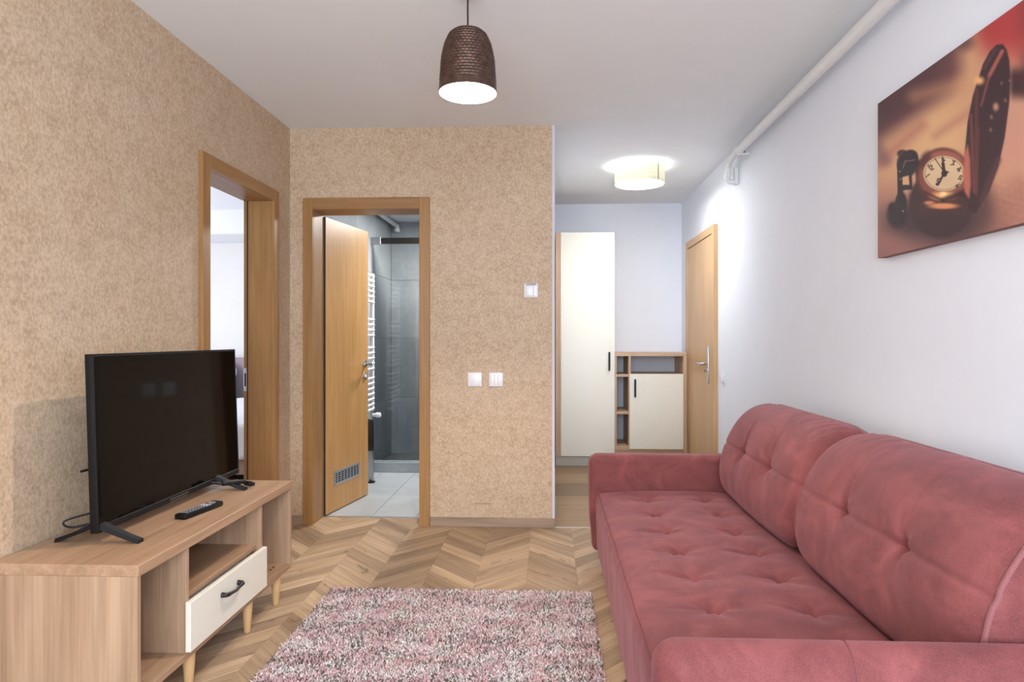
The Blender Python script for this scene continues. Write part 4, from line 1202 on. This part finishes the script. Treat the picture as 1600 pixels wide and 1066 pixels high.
# ------------------------------------------------------------------ bathroom things
sh = thing('shower_screen', (-0.85, 5.72, 0.09), 'clear glass shower screen with black top rail in the bathroom', 'shower screen')
B((bx0+0.01, 5.712, 0.094), (bx1-0.02, 5.718, 2.06)).build('pane', M['glass'], sh, 0)
B((bx0+0.09, 5.703, 2.050), (bx1-0.02, 5.727, 2.105), 0.002).build('top_rail', plain('dark_glossy_rail', (36, 32, 30), 0.2), sh)
B((bx0+0.001, 5.698, 2.045), (bx0+0.09, 5.732, 2.110), 0.002).build('rail_bracket', M['steel'], sh)
B((bx0+0.01, 5.705, 0.0885), (bx1-0.02, 5.725, 0.100), 0.002).build('bottom_rail', M['alu'], sh)
MB().tube([(bx0+0.006, 5.715, 0.10), (bx0+0.006, 5.715, 2.045)], 0.005, 8).build('edge_profile', M['alu'], sh)
tr = thing('shower_tray', (-0.85, 6.05, 0), 'low grey tiled shower tray behind the glass screen', 'shower tray')
B((bx0+0.002, 5.668, 0.0), (bx1-0.012, 5.76, 0.088), 0.002).build('kerb', M['wall_tile'], tr)
B((bx0+0.002, 5.76, 0.0), (bx1-0.012, YBB-0.002, 0.032), 0.002).build('basin', tile_mat('shower_floor', (150, 154, 152), (166, 168, 164), (178, 180, 176)), tr)
rd = thing('towel_radiator', (bx0, 5.2, 0.54), 'white ladder towel radiator on the grey tiled wall behind the door', 'radiator')
rx = bx0+0.075
for y in (4.99, 5.48):
    B((rx-0.016, y-0.018, 0.57), (rx+0.016, y+0.018, 1.76), 0.008, 2).build('upright', M['white_paint'], rd)
zz = [1.735, 1.69, 1.645, 1.60, 1.555, 1.51, 1.36, 1.315, 1.27, 1.225, 1.12, 1.075, 1.03, 0.985, 0.94, 0.86, 0.815, 0.77, 0.725, 0.68, 0.635, 0.595]
for z in zz:
    MB().tube([(rx+0.012, 4.99, z), (rx+0.02, 5.06, z), (rx+0.022, 5.24, z), (rx+0.02, 5.42, z), (rx+0.012, 5.48, z)], 0.011, 10).build('rung', M['white_paint'], rd, 60)
for z in (0.70, 1.62):
    MB().tube([(bx0+0.0012, 5.46, z), (rx-0.01, 5.46, z)], 0.009, 8).build('bracket', M['white_paint'], rd)
MB().lathe([(0.010, 0.52), (0.010, 0.575)], (rx, 5.48, 0), 14).build('valve_stem', M['chrome'], rd)
MB().lathe([(0.0, -0.002), (0.016, 0.0), (0.016, 0.03), (0.022, 0.034), (0.022, 0.07), (0.016, 0.075), (0, 0.076)], (rx, 5.48, 0.535), 20, 'X', False).build('valve_knob', M['white_plastic'], rd)
bn = thing('waste_bin', (-1.525, 5.36, 0), 'tall steel and black pedal bin half hidden behind the bathroom door', 'bin')
bc = (-1.525, 5.29)
MB().lathe([(0, 0), (0.058, 0), (0.060, 0.008), (0.060, 0.26), (0.0, 0.26)], (bc[0], bc[1], 0.004), 32, 'Z', False).build('body', M['steel'], bn, 40)
MB().lathe([(0.061, 0.262), (0.0615, 0.27), (0.0600, 0.49), (0.05, 0.515), (0.0, 0.525)], (bc[0], bc[1], 0.004), 32, 'Z', False).build('upper_body', M['dark_steel'], bn, 40)
B((bc[0]+0.04, bc[1]-0.06, 0.006), (bc[0]+0.085, bc[1]-0.03, 0.016), 0.004).build('pedal', M['black_plastic'], bn)
MB().lathe([(0, 0), (0.062, 0), (0.062, 0.006), (0, 0.006)], (bc[0], bc[1], 0.0), 32, 'Z', False).build('foot_ring', M['black_plastic'], bn)
bp = thing('bathroom_pipe', (bx0, 6.2, 2.3), 'thin white pipe under the bathroom ceiling above the shower', 'pipe')
MB().tube(smooth_path([(bx0+0.05, 5.2, 2.345), (bx0+0.05, 6.3, 2.345), (bx0+0.07, 6.40, 2.335), (bx0+0.07, 6.41, 2.29)], 6), 0.022, 12).build('run', M['white_paint'], bp, 60)
MB().lathe([(0.028, 2.275), (0.028, 2.31)], (bx0+0.07, 6.41, 0), 16).build('end_cap', M['white_paint'], bp)

# ------------------------------------------------------------------ bedroom things
bd = thing('bed', (-3.3, 6.1, 0), 'double bed with beige base and mauve headboard seen through the doorway', 'bed')
B((-4.05, 5.12, 0.08), (-2.44, 7.08, 0.33), 0.02, 2).build('base', M['bed_base'], bd)
B((-4.03, 5.14, 0.33), (-2.46, 7.08, 0.50), 0.05, 3).build('mattress', M['linen'], bd)
B((-4.10, 7.09, 0.0), (-2.38, 7.20, 0.98), 0.03, 2).build('headboard', M['headboard'], bd)
for x in (-3.95, -2.54):
    for y in (5.22, 6.98): B((x-0.03, y-0.03, 0), (x+0.03, y+0.03, 0.08)).build('leg', M['black_plastic'], bd)
def duvet():
    # cloth laid over the mattress and hanging over its side and foot
    x0, x1, y0, y1, zt = -4.08, -2.42, 5.08, 6.72, 0.545
    nx, ny = 70, 80
    us = np.linspace(-0.36, (x1-x0)+0.36, nx); vs2 = np.linspace(-0.40, y1-y0, ny)
    Ug, Vg = np.meshgrid(us, vs2, indexing='ij')
    W_ = x1-x0
    ox = np.maximum(0, Ug-W_); oxl = np.maximum(0, -Ug); oy = np.maximum(0, -Vg)
    X = x0+np.clip(Ug, 0, W_); Y = y0+np.clip(Vg, 0, None)
    drop = np.maximum(np.maximum(ox, oxl), oy)
    fold = 0.020*np.sin(Vg*17+np.sin(Vg*7)*1.2)*np.clip(ox/0.2, 0, 1)
    foldy = 0.020*np.sin(Ug*15+np.sin(Ug*6))*np.clip(oy/0.2, 0, 1)
    X = X+np.where(ox > 0, 0.02+fold, 0)-np.where(oxl > 0, 0.02, 0)+0*X
    Y = Y-np.where(oy > 0, 0.02+foldy, 0)
    drop = np.minimum(drop, 0.34+0.06*np.sin(Vg*5+Ug*4))
    Z = zt-drop+0.012*vnoise(X, Y, 9, 4)+0.010*vnoise(X, Y, 20, 6)
    edge = np.minimum(np.minimum(Ug, W_-Ug), Vg)
    Z = Z-0.03*np.exp(-np.clip(edge, 0, None)/0.05)*(drop <= 0)-0.03*(drop > 0)
    Z = np.maximum(Z, 0.14)
    m = MB().grid(np.stack([X, Y, Z], 2))
    o = m.build('duvet', M['linen'], None, 70, origin=(-3.25, 5.9, 0.55))
    sol = o.modifiers.new('thickness', 'SOLIDIFY'); sol.thickness = 0.012; sol.offset = 1
    tag(o, 'white duvet spread over the bed and hanging over its edge', 'duvet')
duvet()
def pillow(cx, cy, cz, w_, h_, t, tilt, label):
    n, k = 28, 20
    bm = bmesh.new(); bmesh.ops.create_uvsphere(bm, u_segments=32, v_segments=20, radius=1)
    for v in bm.verts:
        x, y, z = v.co
        sx = math.copysign(abs(x)**0.55, x); sy = math.copysign(abs(y)**0.55, y)
        pinch = 1-0.35*(abs(sx)*abs(sy))
        v.co = Vector((sx*w_/2, sy*h_/2, z*t/2*pinch))
    m = MB().from_bm(bm)
    m.xform(Matrix.Translation((cx, cy, cz)) @ Matrix.Rotation(tilt, 4, 'X'))
    tag(m.build('pillow', M['linen'], None, 70, origin=(cx, cy, cz)), label, 'pillow', 'pillows on the bed')
pillow(-2.97, 6.93, 0.735, 0.66, 0.46, 0.16, math.radians(62), 'white pillow propped on the headboard nearer the bed edge by the doorway')
pillow(-3.80, 6.93, 0.735, 0.66, 0.46, 0.16, math.radians(62), 'white pillow propped on the headboard on the bed side mostly hidden by the television')
